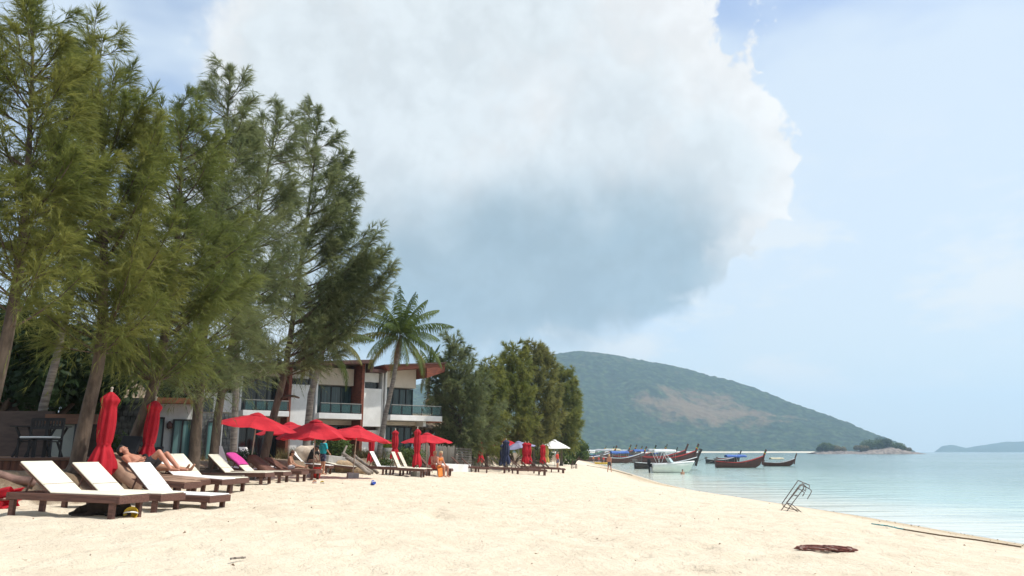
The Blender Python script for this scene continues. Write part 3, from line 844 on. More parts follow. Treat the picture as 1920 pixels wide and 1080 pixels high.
# left bay
H.glazing(452, 704, 532, 770, 1.2, 4, GLASS_DARK)
H.box('floor_slab', 447, 771, 533, 781, -0.9, 1.64, WHITE, bevel=0.01)
H.balcony(450, 751, 771, 532, -0.82, 4)
H.box('lintel', 450, 781.3, 533, 793, 0.7, 1.64, CREAM)
H.glazing(452, 794, 532, 860, 1.2, 4, GLASS_DARK, zmin=GZ)
H.box('upper_wall', 450, 690, 533, 703, 0.5, 1.64, CREAM)
H.box('side_wall', 380, 735, 446, 772, 0.4, 1.64, WHITE)
H.box('opening', 383, 745, 403, 772, 0.34, 0.398, GLASS_DARK)
H.box('fin', 533.5, 690, 539, 862, -0.5, 1.64, REDWOOD, zmin=GZ)
H.box('corner_post', 446.5, 700, 450, 862, -0.05, 1.64, WHITE, zmin=GZ)
# first solid panel
H.box('upper_wall', 540, 693, 581, 709, 0.1, 1.64, WHITE)
H.box('strip_window', 543, 709.3, 581, 721, 0.3, 0.36, GLASS_DARK)
H.box('wall_panel', 540, 721.5, 581, 806, -0.25, 1.64, WHITE, bevel=0.015)
H.box('lower_wall', 540, 806.5, 581, 862, 0.1, 1.64, WHITE, zmin=GZ)
H.box('column', 582, 690, 585.2, 862, -0.1, 1.6, WHITE, zmin=GZ)
H.box('column', 587, 690, 590, 862, -0.35, 1.6, WHITE, zmin=GZ)
# middle bay
H.box('upper_wall', 590.5, 689, 667, 721, 0.3, 1.64, CREAM)
H.glazing(592, 722, 667, 775, 0.9, 4)
H.box('floor_slab', 588, 776, 667.5, 786.5, -0.9, 1.64, WHITE, bevel=0.01)
H.balcony(591, 757, 776, 667, -0.82, 4)
H.box('lintel', 590.5, 787, 667, 796, 0.7, 1.64, CREAM)
H.glazing(592, 797, 667, 860, 1.2, 4, GLASS_DARK, zmin=GZ)
H.box('fin', 668, 683, 673, 862, -0.7, 1.64, REDWOOD, zmin=GZ)
H.box('column', 673.6, 683, 676.5, 862, -0.45, 1.6, WHITE, zmin=GZ)
# second solid panel
H.box('upper_wall', 677, 699, 712, 716, 0.1, 1.64, WHITE)
H.box('strip_window', 678, 716.3, 712, 728.6, 0.3, 0.36, GLASS_DARK)
H.box('wall_panel', 677, 729, 711, 800, -0.3, 1.64, WHITE, bevel=0.015)
H.box('recess', 677.5, 800.5, 711, 806, 0.6, 1.64, DARKWOOD)
H.box('lower_wall', 677, 806.5, 711, 862, 0.2, 1.64, WHITE, zmin=GZ)
H.box('column', 712.3, 694, 715, 862, -0.2, 1.6, WHITE, zmin=GZ)
H.box('column', 716.2, 694, 719, 862, -0.4, 1.6, WHITE, zmin=GZ)
# right bay
H.box('upper_wall', 720, 688, 784, 726, 0.3, 1.64, CREAM)
H.glazing(722, 727, 784, 777, 0.9, 5)
H.box('floor_slab', 719.5, 780, 816, 790, -1.0, 1.64, WHITE, bevel=0.01)
H.balcony(722, 761, 780, 815, -0.92, 5)
H.box('lintel', 720, 790.4, 789, 797, 0.5, 1.64, CREAM)
H.box('balcony_post', 786, 790.5, 791, 800, -0.6, 0.45, WHITE)
H.glazing(721, 799, 785, 860, 1.2, 5, zmin=GZ)
H.box('soffit', 792, 790.4, 815, 793, -0.9, 1.6, ORANGEWOOD)
def roof(name, pts, d0, d1, mt):
    mb = MB()
    q = [H.uv(*p) for p in pts]; n = len(q)
    vs = [(u, d0, z) for u, z in q] + [(u, d1, z) for u, z in q]
    mb.add(vs, [tuple(range(n)), tuple(reversed(range(n, 2 * n)))] + [(k + n, (k + 1) % n + n, (k + 1) % n, k) for k in range(n)])
    return mb.obj(name, mt, H.root)
roof('roof', [(430, 690.5), (430, 684), (684.5, 677.5), (684.5, 684)], -1.3, 9.6, DARKWOOD)
roof('roof_end', [(682, 694), (682, 684.4), (686, 684.2), (686, 694)], -1.25, 4, DARKWOOD)
roof('low_roof', [(684, 699), (684, 693), (716, 695), (716, 700)], -0.8, 9.0, DARKWOOD)
r_ = roof('roof', [(712, 697), (706, 689), (819, 684.5), (818, 700), (785, 711), (785, 692)], -1.2, 9.6, REDWOOD)
roof('roof_edge', [(705, 689), (705, 686.6), (820, 682.2), (820, 684.4)], -1.3, 9.7, DARKWOOD)
# --- small white annex with an orange fascia
N = Facade(at(325, 850, 31).to_2d(), 0.45, 'white_annex', 'small white annex with orange fascia and teal sliding doors', 'building')
AZ = 1.85
N.box('wall', 284, 757, 366, 862, 0.2, 6, WHITE, zmin=AZ - 0.4)
N.box('fascia', 281, 747, 367, 757, -0.45, 6.2, ORANGEWOOD)
N.box('corner_board', 281, 757.5, 286, 790, -0.1, 0.19, ORANGEWOOD)
N.glazing(285, 782, 304, 862, 0.10, 1, TEAL_GLASS, zmin=AZ)
N.glazing(323, 786, 357, 862, 0.10, 2, TEAL_GLASS, zmin=AZ)
N.box('door_frame', 358, 784, 361, 862, 0.05, 0.195, ORANGEWOOD, zmin=AZ)
q = N.uv(318, 797)
MB().lathe([(0.02, -0.16), (0.1, -0.1), (0.11, 0.05), (0.05, 0.14), (0.01, 0.16)], (q[0], 0.08, q[1]), 8).obj('wall_lamp', DARKWOOD, N.root)
STONE = mat('grey_stone', (0.17, 0.175, 0.17), 0.9, (0.09, 0.095, 0.095), 7, 0.5, 14)
STONE_D = mat('dark_stone', (0.050, 0.055, 0.055), 0.9, (0.028, 0.031, 0.032), 7, 0.5, 14)
def block_wall(F, name, px0, py0, px1, py1, rows, cols, d, mt, zmin):
    u0, z1 = F.uv(px0, py0)[0], F.uv((px0 + px1) / 2, py0)[1]; u1 = F.uv(px1, py0)[0]
    w_ = MB().box(u0, d + 0.05, zmin - 0.4, u1, d + 0.5, z1 - 0.02).obj(name, mt, F.root)
    bh = (z1 - zmin) / rows; bw = (u1 - u0) / cols
    me = MB().box(-bw / 2 + 0.012, 0, -bh / 2 + 0.012, bw / 2 - 0.012, 0.1, bh / 2 - 0.012).mesh('block')
    for r in range(rows):
        for c in range(cols - (r % 2)):
            o = link('block', me, mt, w_)
            o.location = (u0 + bw * (c + 0.5 + 0.5 * (r % 2)), d - random.uniform(0, 0.035), zmin + bh * (r + 0.5))
    return w_
B = Facade(at(240, 850, 27).to_2d(), 0.25, 'dark_stone_wall', 'dark grey block wall behind the closed red parasols', 'wall')
block_wall(B, 'wall', 172, 745, 284, 862, 11, 11, 0, STONE_D, 1.9)
S = Facade(at(415, 850, 38).to_2d(), 0.5, 'grey_stone_wing', 'grey stone block wing with a narrow window between annex and hotel', 'building')
block_wall(S, 'wall', 376, 774, 449, 862, 8, 9, 0, STONE, 1.8)
S.glazing(386, 790, 411, 862, -0.12, 1, TEAL_GLASS, zmin=1.85)
S.box('side_post', 411.5, 788, 415, 862, -0.14, -0.04, WHITE, zmin=1.8)
# --- thatched roof behind the dark wall
THATCH = mat('thatch', (0.33, 0.26, 0.18), 0.95, (0.16, 0.12, 0.08), 3, 0.8, 10, stretch=(6, 6, 0.8), bdist=0.05)
THATCH2 = mat('thatch_dark', (0.20, 0.155, 0.11), 0.95, (0.11, 0.085, 0.06), 3, 0.8, 10, stretch=(6, 6, 0.8), bdist=0.05)
def thatch_roof(name, label, A, B_, h, depth, n, cat='roof', group=None, posts=True, over=1.0):
    """two slopes of hanging thatch bundles between ground points A and B_ (eave height = A.z), each bundle a piece"""
    A, B_ = Vector(A), Vector(B_)
    u = (B_ - A); L = u.length; u.normalize(); nrm = Vector((-u.y, u.x, 0))
    root = thing(name, label, cat, A, math.atan2(u.y, u.x), group)
    for side in (0, 1):
        me = []
        for v in range(3):
            mb = MB()
            e = [(-L / n * 0.56, 0, 0), (L / n * 0.56, 0, 0)]
            k = [(-L / n * 0.5, depth, h), (L / n * 0.5, depth, h)]
            j = random.uniform(-0.05, 0.05)
            mb.add([(e[0][0], j, -0.06 - j), (e[1][0], j, -0.06), (k[1][0], depth, h), (k[0][0], depth, h),
                    (e[0][0], j + 0.05, -0.16), (e[1][0], j + 0.05, -0.16), (k[1][0], depth, h - 0.14), (k[0][0], depth, h - 0.14)],
                   [(0, 1, 2, 3), (7, 6, 5, 4), (0, 4, 5, 1), (1, 5, 6, 2), (3, 2, 6, 7), (0, 3, 7, 4)])
            me.append(mb.mesh('thatch_bundle'))
        for c in range(n):
            o = link('thatch_bundle', me[c % 3], THATCH if (c * 7 + side) % 3 else THATCH2, root)
            if not o.data.materials: o.data.materials.append(THATCH)
            o.location = (L * (c + 0.5) / n, 0 if side == 0 else 2 * depth, random.uniform(-0.03, 0.03))
            if side: o.rotation_euler = (0, 0, PI)
    if posts:
        for (x, y) in ((0.2, 0.35), (L - 0.2, 0.35), (0.2, 2 * depth - 0.35), (L - 0.2, 2 * depth - 0.35)):
            MB().tube([(x, y, -A.z + 1.6), (x, y, 0.15)], 0.06, 7).obj('post', BARK, root)
    return root
thatch_roof('thatched_hut', 'thatched roof hut behind the dark block wall', A3(178, 742, 30), A3(292, 742, 32), 1.15, 2.2, 16, 'hut')
thatch_roof('thatched_hut', 'small thatched shelter beside the hotel balcony end', A3(792, 800, 57), A3(850, 806, 60), 1.1, 1.6, 10, 'hut')
thatch_roof('thatched_hut', 'thatched beach bar under the casuarinas beyond the bamboo fence', A3(872, 832, 66), A3(945, 832, 70), 1.0, 2.0, 12, 'hut')
# --- wooden bar with deck
WALLWOOD = mat('bar_wall', (0.085, 0.062, 0.052), 0.75, (0.060, 0.044, 0.038), 2, stretch=(1, 1, 4))
DECKWOOD = mat('deck_wood', (0.20, 0.075, 0.038), 0.65, (0.10, 0.038, 0.022), 1.7, 0.2, 12, stretch=(3, 3, 0.6))
BARFRAME = mat('bar_beam', (0.17, 0.085, 0.05), 0.7, (0.11, 0.055, 0.035), 2, stretch=(1, 1, 5))
PALEPANEL = mat('pale_panel', (0.30, 0.32, 0.28), 0.5, (0.26, 0.28, 0.25), 2)
W_ = Facade(at(90, 857, 20.5).to_2d(), 0.12, 'wooden_bar', 'dark brown wooden beach bar wall with a pale sliding door', 'building')
WZ = 2.27
W_.box('wall', -220, 770, 92, 860, 0.0, 0.2, WALLWOOD, zmin=WZ)
W_.box('beam', 88, 777, 184, 795, -0.12, 0.22, BARFRAME)
W_.box('sliding_door', 92.3, 795.3, 137, 860, 0.05, 0.12, PALEPANEL, zmin=WZ)
W_.box('door_frame', 137.3, 792, 145, 860, -0.02, 0.2, FRAME, zmin=WZ)
W_.box('end_wall', 145.3, 795.4, 184, 860, 0.6, 0.8, WALLWOOD, zmin=WZ)
dk = thing('timber_deck', 'red-brown timber deck raised on the bank in front of the wooden bar', 'deck', (0, 0, 0))
d0 = at(-200, 860, 16.2); d1 = at(150, 860, 17.0)
u_ = (d1 - d0); u_.z = 0; Ld = u_.length; u_.normalize(); nn_ = Vector((-u_.y, u_.x, 0))
dk.location = (d0.x, d0.y, 0); dk.rotation_euler = (0, 0, math.atan2(u_.y, u_.x))
MB().box(0, -0.1, 2.215, Ld, 4.6, 2.265).obj('deck_floor', BARFRAME, dk)
pw = 0.14; npl = int(Ld / pw)
pme = MB().box(0.004, 0, 1.7, pw - 0.004, 0.03, 2.212).mesh('plank')
for k in range(npl):
    o = link('plank', pme, DECKWOOD, dk); o.location = (k * pw, -0.05 + random.uniform(-0.006, 0.006), random.uniform(-0.01, 0.0))
MB().box(0, 0.02, 1.5, Ld, 0.1, 2.21).obj('deck_skirt', WALLWOOD, dk)
# --- bamboo fence and low white wall beyond the hotel
BAMBOO = mat('grey_bamboo', (0.21, 0.19, 0.16), 0.85, (0.10, 0.09, 0.075), 3, stretch=(4, 4, 0.5))
def pole_fence(label, p0, p1, h0, h1, n, r):
    p0, p1 = Vector(p0), Vector(p1)
    root = thing('bamboo_fence', label, 'fence', p0)
    me = MB().tube([(0, 0, 0), (0, 0, 1)], [r, r * 0.9], 6).mesh('pole')
    for k in range(n):
        t = k / (n - 1); q = p0.lerp(p1, t) - p0
        o = link('pole', me, BAMBOO, root)
        o.location = (q.x, q.y, q.z - 0.05); o.scale = (1, 1, (h0 + (h1 - h0) * t) * random.uniform(0.94, 1.05)); o.rotation_euler = (random.uniform(-.02, .02), random.uniform(-.02, .02), 0)
    for zf in (0.3, 0.8):
        MB().tube([(0, 0.05, h0 * zf), tuple(p1 - p0 + Vector((0, 0.05, h1 * zf)))], 0.035, 6).obj('rail', BAMBOO, root)
pole_fence('grey bamboo pole fence beside the green hedge and closed parasols', gnd(788, 52.5), gnd(852, 54), 1.75, 1.75, 46, 0.035)
lf = thing('slat_fence', 'weathered horizontal slat fence joining the bamboo fence', 'fence', gnd(853, 54))
q1 = Vector(gnd(884, 55)) - Vector(gnd(853, 54))
for k in range(9):
    MB().beam((0.02, 0, 0.2 + 0.17 * k), (q1.x, q1.y, q1.z + 0.2 + 0.17 * k), 0.03, 0.13).obj('slat', BAMBOO, lf)
for t_ in (0.0, 0.5, 1.0):
    MB().beam((q1.x * t_, q1.y * t_ + 0.07, q1.z * t_ - 0.2), (q1.x * t_, q1.y * t_ + 0.07, q1.z * t_ + 1.75), 0.08, 0.08).obj('post', BARK, lf)
def low_wall(label, px0, Y0, px1, Y1, h, mt, name='low_wall'):
    a, b = Vector(gnd(px0, Y0)), Vector(gnd(px1, Y1))
    o = MB().beam(Vector((0, 0, h / 2 - 0.1)), b - a + Vector((0, 0, h / 2 - 0.1)), 0.28, h + 0.2).obj(name, mt, None, 0.02)
    o.location = a
    return tag(o, label, 'wall')
low_wall('low white beach wall at the foot of the fence', 812, 48.5, 880, 52, 0.55, WHITE)
low_wall('low grey concrete wall behind the leaning logs', 612, 37, 664, 38.5, 0.75, mat('concrete', (0.42, 0.41, 0.38), 0.9, (0.30, 0.29, 0.27), 3, 0.3, 20))
# ------------------------------------------------------------------ beach furniture
BROWN = mat('lounger_wood', (0.155, 0.075, 0.055), 0.6, (0.095, 0.045, 0.034), 5, 0.2, 20, stretch=(0.6, 6, 6))
GREYBROWN = mat('weathered_wood', (0.20, 0.155, 0.125), 0.85, (0.12, 0.09, 0.07), 5, 0.3, 20, stretch=(0.6, 6, 6))
CREAMCLOTH = mat('cream_sling', (0.68, 0.64, 0.52), 0.85, (0.62, 0.58, 0.46), 3, 0.1, 60)
WHITECLOTH = mat('white_sling', (0.78, 0.77, 0.74), 0.85, (0.72, 0.71, 0.68), 3, 0.1, 60)
TANCLOTH = mat('tan_towel', (0.36, 0.235, 0.165), 0.95, (0.27, 0.17, 0.115), 4, 0.3, 40)
BROWNCLOTH = mat('brown_towel', (0.145, 0.07, 0.05), 0.95, (0.10, 0.05, 0.035), 4, 0.3, 40)
PINK = mat('pink_towel', (0.55, 0.06, 0.28), 0.9, (0.42, 0.04, 0.2), 12, stretch=(8, 1, 1))
RED = mat('red_canvas', (0.58, 0.022, 0.036), 0.8, (0.43, 0.010, 0.022), 1.6, 0.5, 7, transl=0.22, bdist=0.03)
BLUE = mat('blue_canvas', (0.045, 0.055, 0.11), 0.8, (0.035, 0.042, 0.085), 2, transl=0.15)
LAVENDER = mat('lavender_canvas', (0.30, 0.30, 0.44), 0.8, (0.25, 0.25, 0.38), 2, transl=0.2)
YELLOWC = mat('yellow_canvas', (0.6, 0.45, 0.14), 0.8, (0.5, 0.38, 0.1), 2, transl=0.2)
WHITEC = mat('white_canvas', (0.8, 0.8, 0.77), 0.8, (0.72, 0.72, 0.7), 2, transl=0.2)
POLE = mat('pole_wood', (0.52, 0.46, 0.38), 0.6, (0.4, 0.34, 0.27), 3, stretch=(8, 8, 1))
CONC = MATS['concrete']
def make_lounger(cloth, wood, th, slats=False):
    r = bpy.data.objects.new('sun_lounger', None); COL.objects.link(r); ALLOBJ.append(r)
    def P(nm, mb, mt, par=r, bev=0.006): return mb.obj(nm, mt, par, bev)
    for s in (-1, 1):
        P('side_rail', MB().box(0, s * 0.325 - 0.022, 0.21, 2.0, s * 0.325 + 0.022, 0.32), wood)
    P('end_rail', MB().box(-0.045, -0.345, 0.20, -0.002, 0.345, 0.318), wood)
    P('end_rail', MB().box(2.002, -0.345, 0.20, 2.045, 0.345, 0.318), wood)
    for x in (0.07, 1.90):
        for s in (-1, 1):
            P('leg', MB().box(x - 0.045, s * 0.30 - 0.035, -0.10, x + 0.045, s * 0.30 + 0.035, 0.208), wood)
    c, sn = math.cos(th), math.sin(th)
    hx, hz = 0.76, 0.325
    if slats:
        for k in range(9):
            P('slat', MB().box(0.82 + k * 0.132, -0.30, 0.322, 0.93 + k * 0.132, 0.30, 0.342), wood)
        b_ = MB()
        bk = P('backrest', MB().beam((hx - 0.79 * c, -0.31, hz + 0.79 * sn), (hx - 0.79 * c, 0.31, hz + 0.79 * sn), 0.04, 0.04), wood)
        for y in (-0.28, 0.28):
            P('stile', MB().beam((hx, y, hz), (hx - 0.765 * c, y, hz + 0.765 * sn), 0.04, 0.04), wood, bk)
        for k in range(6):
            t = 0.06 + k * 0.13
            q = Vector((hx - t * c, 0, hz + t * sn))
            P('slat', MB().obox(q + Vector((sn, 0, c)) * 0.032, Vector((-c, 0, sn)) * 0.055, Vector((0, 0.31, 0)), Vector((sn, 0, c)) * 0.01), wood, bk)
    else:
        P('seat', MB().box(0.74, -0.318, 0.322, 2.03, 0.318, 0.348), cloth, r, 0.012)
        bk = P('backrest', MB().obox((hx - 0.40 * c + 0.012 * sn, 0, hz + 0.40 * sn + 0.012 * c), (-0.41 * c, 0, 0.41 * sn), (0, 0.318, 0), (0.014 * sn, 0, 0.014 * c)), cloth, r, 0.012)
        P('seam', MB().obox((hx - 0.20 * c + 0.027 * sn, 0, hz + 0.20 * sn + 0.027 * c), (-0.004 * c, 0, 0.004 * sn), (0, 0.316, 0), (0.002 * sn, 0, 0.002 * c)), BROWN, bk, 0)
        for s in (-1, 1):
            P('backrest_frame', MB().obox((hx - 0.40 * c - 0.022 * sn, s * 0.285, hz + 0.40 * sn - 0.022 * c), (-0.40 * c, 0, 0.40 * sn), (0, 0.025, 0), (0.018 * sn, 0, 0.018 * c)), wood, bk)
    if th > 0.2:
        m_ = Vector((hx - 0.5 * c - 0.03 * sn, 0, hz + 0.5 * sn - 0.03 * c))
        for s in (-1, 1):
            P('strut', MB().beam(m_ + Vector((0, s * 0.24, 0)), (m_.x - 0.02 - 0.10, s * 0.24, 0.30), 0.025, 0.03), wood)
        P('strut_bar', MB().beam((m_.x - 0.12, -0.3, 0.295), (m_.x - 0.12, 0.3, 0.295), 0.025, 0.025), wood)
    return r
PROTO = {}
def lounger(px, py, rz, label, kind='cream', th=46, scale=1.0, group=None, Y=None, dz=0.0):
    key = (kind, th)
    if key not in PROTO:
        PROTO[key] = make_lounger({'cream': CREAMCLOTH, 'white': WHITECLOTH, 'tan': TANCLOTH, 'slat': None, 'brown': BROWNCLOTH}[kind],
                                  GREYBROWN if kind == 'slat' and th < 5 else BROWN, R(th), kind == 'slat')
        o = PROTO[key]
    else:
        o = copy_tree(PROTO[key])
    q = hit(px, py) if Y is None else Vector(gnd(px, Y))
    rz = R(rz)
    dx, dy = math.cos(rz) * 1.0 * scale, math.sin(rz) * 1.0 * scale
    b = gzf(q.x + dx, q.y + dy); a = min(gzf(q.x - dx, q.y - dy), b + 0.16)
    o.location = (q.x - dx, q.y - dy, a + 0.03 + dz)
    o.rotation_euler = (0, math.atan2(a - b, 2 * scale), rz)
    o.scale = (scale,) * 3
    return tag(o, label, 'sun lounger', group)
G1 = 'sun loungers on the beach'
L1 = lounger(142, 966, -12, 'cream sling lounger with a dark dog lying beneath it', th=35, group=G1)
L2 = lounger(238, 0, -12, 'cream lounger between the dog-sheltering one and the bright white one', th=37, group=G1, Y=14.0, dz=-0.06)
L3 = lounger(330, 0, -12, 'low bright white lounger whose foot reaches farthest down the sand', 'white', 42, group=G1, Y=15.0, dz=-0.13)
L4 = lounger(283, 0, -8, 'lounger under a tan towel with the sunbather on it', 'tan', 28, group=G1, Y=16.7)
L5 = lounger(358, 0, -8, 'white lounger just behind the sunbather', 'white', 32, group=G1, Y=18.6)
L6 = lounger(386, 0, -8, 'cream lounger with raised back by the dark-trunked casuarina', 'cream', 42, group=G1, Y=19.4)
L7 = lounger(448, 0, -6, 'greyed cream lounger beside the stack of weathered planks', 'cream', 42, group=G1, Y=23.6)
L8 = lounger(484, 0, -6, 'cream lounger next to the pink towel', 'cream', 38, group=G1, Y=25.0)
L9 = lounger(520, 0, -6, 'lounger covered with brown towels beside the pink towel', 'brown', 34, group=G1, Y=26.5)
L10 = lounger(548, 0, -6, 'lounger carrying the child in a cap', 'brown', 30, group=G1, Y=28.0)
L11 = lounger(582, 884, -6, 'white lounger where the dark-haired woman kneels', 'white', 38, group=G1, Y=35.6)
L12 = lounger(640, 880, -6, 'short cream lounger by the foot of the leaning plank', 'cream', 8, 0.8, G1, Y=37)
lounger(432, 868, -10, 'white lounger under the leftmost open parasol by the grey palm', 'white', 60, group=G1, Y=28)
lounger(480, 862, -10, 'white lounger half hidden behind the parasol pole', 'white', 56, group=G1, Y=31)
lounger(720, 880, -6, 'white lounger behind the paired cream loungers', 'white', 58, group=G1, Y=37)
lounger(758, 881, -5, 'first of the paired cream loungers facing the sea', 'cream', 62, group=G1, Y=36.5)
lounger(770, 879, -5, 'second of the paired cream loungers, the farther one', 'cream', 60, group=G1, Y=38)
lounger(800, 878, -5, 'brown towelled lounger behind the seated couple', 'brown', 46, group=G1, Y=40)
lounger(812, 876, -5, 'brown lounger where the couple sits', 'brown', 44, group=G1, Y=41)
lounger(408, 880, -4, 'flat grey slatted lounger on the sand under the trees', 'slat', 0, group=G1, Y=24)
FG = 'dark slatted loungers of the far beach bar'
for k, (px, Y, lb) in enumerate([(868, 53, 'dark slatted lounger at the end of the low white wall'), (888, 52, 'dark slatted lounger below the faded closed red parasol'), (922, 54, 'dark slatted lounger with bare sand on both sides'),
        (978, 56, 'dark slatted lounger under the lavender parasol'), (986, 53, 'first dark lounger of the overlapping pair before two closed red parasols'), (996, 52, 'second dark lounger of the overlapping pair, its foot farthest seaward'),
        (1012, 60, 'dark slatted lounger beside the closed dark red parasol'), (1026, 62, 'dark slatted lounger before the yellow parasol'), (1034, 60, 'dark slatted lounger before the white pavilion'), (1000, 63, 'dark slatted lounger behind the overlapping pair')]):
    lounger(px, 0, -3 + (k % 3) * 4, lb, 'slat', [40, 38, 46][k % 3], group=FG, Y=Y)

def make_open(cloth, r=1.5, rise=0.48, h=2.25, sag=0.05, n=8, valance=False, tilt=(0, 0), base=True, square=False):
    o = bpy.data.objects.new('beach_parasol', None); COL.objects.link(o); ALLOBJ.append(o)
    lean = Euler((tilt[0], tilt[1], 0)).to_matrix()
    vs, fs = [], []
    m_ = 8; sub = 4; N_ = n * sub
    rings = np.linspace(0.09, 1.0, m_)
    for t in rings:
        for k in range(N_):
            a = 2 * PI * k / N_
            f = (k % sub) / sub; mid = math.sin(PI * f)
            edge = math.cos(PI / n) / math.cos(((f - 0.5) * 2 * PI / n)) if True else 1
            rr_ = r * t * (edge / math.cos(PI / n) if False else edge * (1.0 / math.cos(PI / n)) * math.cos(PI / n) + (1 - edge) * 0.0)
            z = rise * (1 - t ** 1.18) - sag * mid * t * t * 1.2
            if t > 0.98: z -= 0.01
            vs.append(lean @ Vector((rr_ * math.cos(a), rr_ * math.sin(a), z)) + Vector((0, 0, h - rise)))
    for i in range(m_ - 1):
        for k in range(N_):
            k2 = (k + 1) % N_
            fs.append((i * N_ + k, i * N_ + k2, (i + 1) * N_ + k2, (i + 1) * N_ + k))
    cn = MB().add(vs, fs, False).obj('canopy', cloth, o)
    cap = MB()
    prof = [(0.012, rise + 0.06), (0.12, rise + 0.03), (0.27, rise - 0.045), (0.28, rise - 0.07)]
    cap.add([lean @ Vector((rr_ * math.cos(2 * PI * k / 16), rr_ * math.sin(2 * PI * k / 16), z)) + Vector((0, 0, h - rise)) for rr_, z in prof for k in range(16)],
            [(i * 16 + k, i * 16 + (k + 1) % 16, (i + 1) * 16 + (k + 1) % 16, (i + 1) * 16 + k) for i in range(3) for k in range(16)])
    cap.obj('vent_cap', cloth, o)
    top = lean @ Vector((0, 0, rise)) + Vector((0, 0, h - rise))
    MB().tube([(0, 0, -0.3), (0, 0, h - rise - 0.2), tuple(top + Vector((0, 0, 0.06)))], [0.024, 0.022, 0.018], 8).obj('pole', POLE, o)
    for k in range(n):
        a = 2 * PI * k / n
        e = lean @ Vector((r * 0.97 * math.cos(a), r * 0.97 * math.sin(a), 0.0)) + Vector((0, 0, h - rise - 0.012))
        MB().beam(top - Vector((0, 0, 0.06)), e, 0.014, 0.018).obj('rib', POLE, o)
    if base:
        MB().box(-0.22, -0.2, -0.08, 0.22, 0.2, 0.22).obj('base_block', CONC, o, 0.015)
    return o
def make_closed(cloth, h=2.15, L=1.55, w=0.21, flare=1.55, seed=1, tie=0.62, base=False):
    o = bpy.data.objects.new('closed_parasol', None); COL.objects.link(o); ALLOBJ.append(o)
    rg = np.random.default_rng(seed)
    prof = []
    ph = rg.uniform(0, 6, 4)
    N_, M_ = 32, 34
    vs = []
    for i in range(M_):
        t = i / (M_ - 1)
        if t < 0.10: rad = 0.03 + (w * 1.05 - 0.03) * (t / 0.10) ** 0.8
        elif t < 0.17: rad = w * 1.05 - (w * 0.30) * (t - 0.10) / 0.07
        elif t < tie: rad = w * (0.75 + 0.14 * math.sin((t - 0.17) / (tie - 0.17) * PI))
        elif t < tie + 0.05: rad = w * 0.66
        else: rad = w * (0.66 + (flare - 0.66) * ((t - tie - 0.05) / (0.95 - tie)) ** 0.75 * (1 - 0.25 * max(0, (t - 0.86) / 0.14)))
        for k in range(N_):
            a = 2 * PI * k / N_
            fold = 1 + (0.13 + 0.16 * t) * math.cos(8 * a + ph[0] + 1.2 * t) + 0.08 * t * math.cos(5 * a + ph[1]) + 0.10 * t * math.cos(2 * a + ph[2])
            hem = (0.10 * math.cos(4 * a + ph[3]) + 0.06 * math.cos(7 * a + ph[1])) * max(0, (t - 0.8) / 0.2)
            vs.append((rad * fold * math.cos(a), rad * fold * math.sin(a), h - 0.06 - L * t + hem * L * 0.5))
    fs = [(i * N_ + k, (i + 1) * N_ + k, (i + 1) * N_ + (k + 1) % N_, i * N_ + (k + 1) % N_) for i in range(M_ - 1) for k in range(N_)]
    MB().add(vs, fs, True).obj('folded_canopy', cloth, o)
    zt = h - 0.06 - L * (tie + 0.02)
    MB().lathe([(w * 0.70, -0.02), (w * 0.74, 0.0), (w * 0.70, 0.02)], (0, 0, zt), 16).obj('tie_strap', cloth, o)
    MB().tube([(0, 0, -0.3), (0, 0, h)], 0.022, 8).obj('pole', POLE, o)
    MB().ball((0, 0, h + 0.02), 0.032, 8, 6).obj('finial', POLE, o)
    if base: MB().box(-0.22, -0.2, -0.08, 0.22, 0.2, 0.22).obj('base_block', CONC, o, 0.015)
    return o
def place(o, label, cat, px, Y, group=None, rz=0.0, lean=(0, 0), s=1.0, z=None):
    q = gnd(px, Y)
    o.location = (q[0], q[1], (q[2] + 0.06) if z is None else z)
    o.rotation_euler = (lean[0], lean[1], rz); o.scale = (s,) * 3
    return tag(o, label, cat, group)
GU, GC = 'open red parasols', 'closed red parasols'
place(make_open(RED, 1.45, 0.46, 2.22, tilt=(0.03, 0.06)), 'open red parasol nearest the grey palm trunk, its edge over the leaning casuarina', 'parasol', 470, 27, GU, 0.2, (0, 0.06), z=1.5)
place(make_open(RED, 1.4, 0.42, 2.30, tilt=(0, -0.03)), 'open red parasol tucked behind two others, over the child in a cap', 'parasol', 541, 32.5, GU, 0.3, z=1.3)
place(make_open(RED, 1.52, 0.66, 2.24, sag=0.08), 'open red parasol shading the boy in turquoise', 'parasol', 589, 30.0, GU, 0.1, z=1.36)
place(make_open(RED, 1.5, 0.46, 2.05, tilt=(0, 0.07)), 'open red parasol on a block casting shadow on bare sand', 'parasol', 663, 31.0, GU, 0.35, (0, 0.05))
place(make_open(RED, 1.35, 0.44, 2.10), 'open red parasol above the seated couple', 'parasol', 800, 39.5, GU, 0.1)
place(make_closed(RED, 2.10, 1.72, 0.175, 1.6, 1), 'closed red parasol with wide skirt beside the wire-wrapped trunk', 'parasol', 190, 16.2, GC, 0.3, (0, 0.03), z=1.62)
place(make_closed(RED, 1.98, 1.52, 0.165, 1.35, 2, 0.66), 'closed red parasol leaning by the black boards', 'parasol', 272, 18.0, GC, 1.0, (0, 0.07), z=1.68)
place(make_closed(RED, 2.1, 1.5, 0.17, 1.3, 3), 'closed red parasol in front of the white hotel panel', 'parasol', 696, 42, GC, 0.2)
place(make_closed(RED, 2.3, 1.5, 0.18, 1.4, 4), 'closed red parasol between the stone urn and the hedge', 'parasol', 740, 42, GC, 0.9)
place(make_closed(RED, 2.3, 1.75, 0.17, 1.35, 5, base=True), 'closed red parasol on a block beside the seated couple', 'parasol', 782, 37, GC, 0.5)
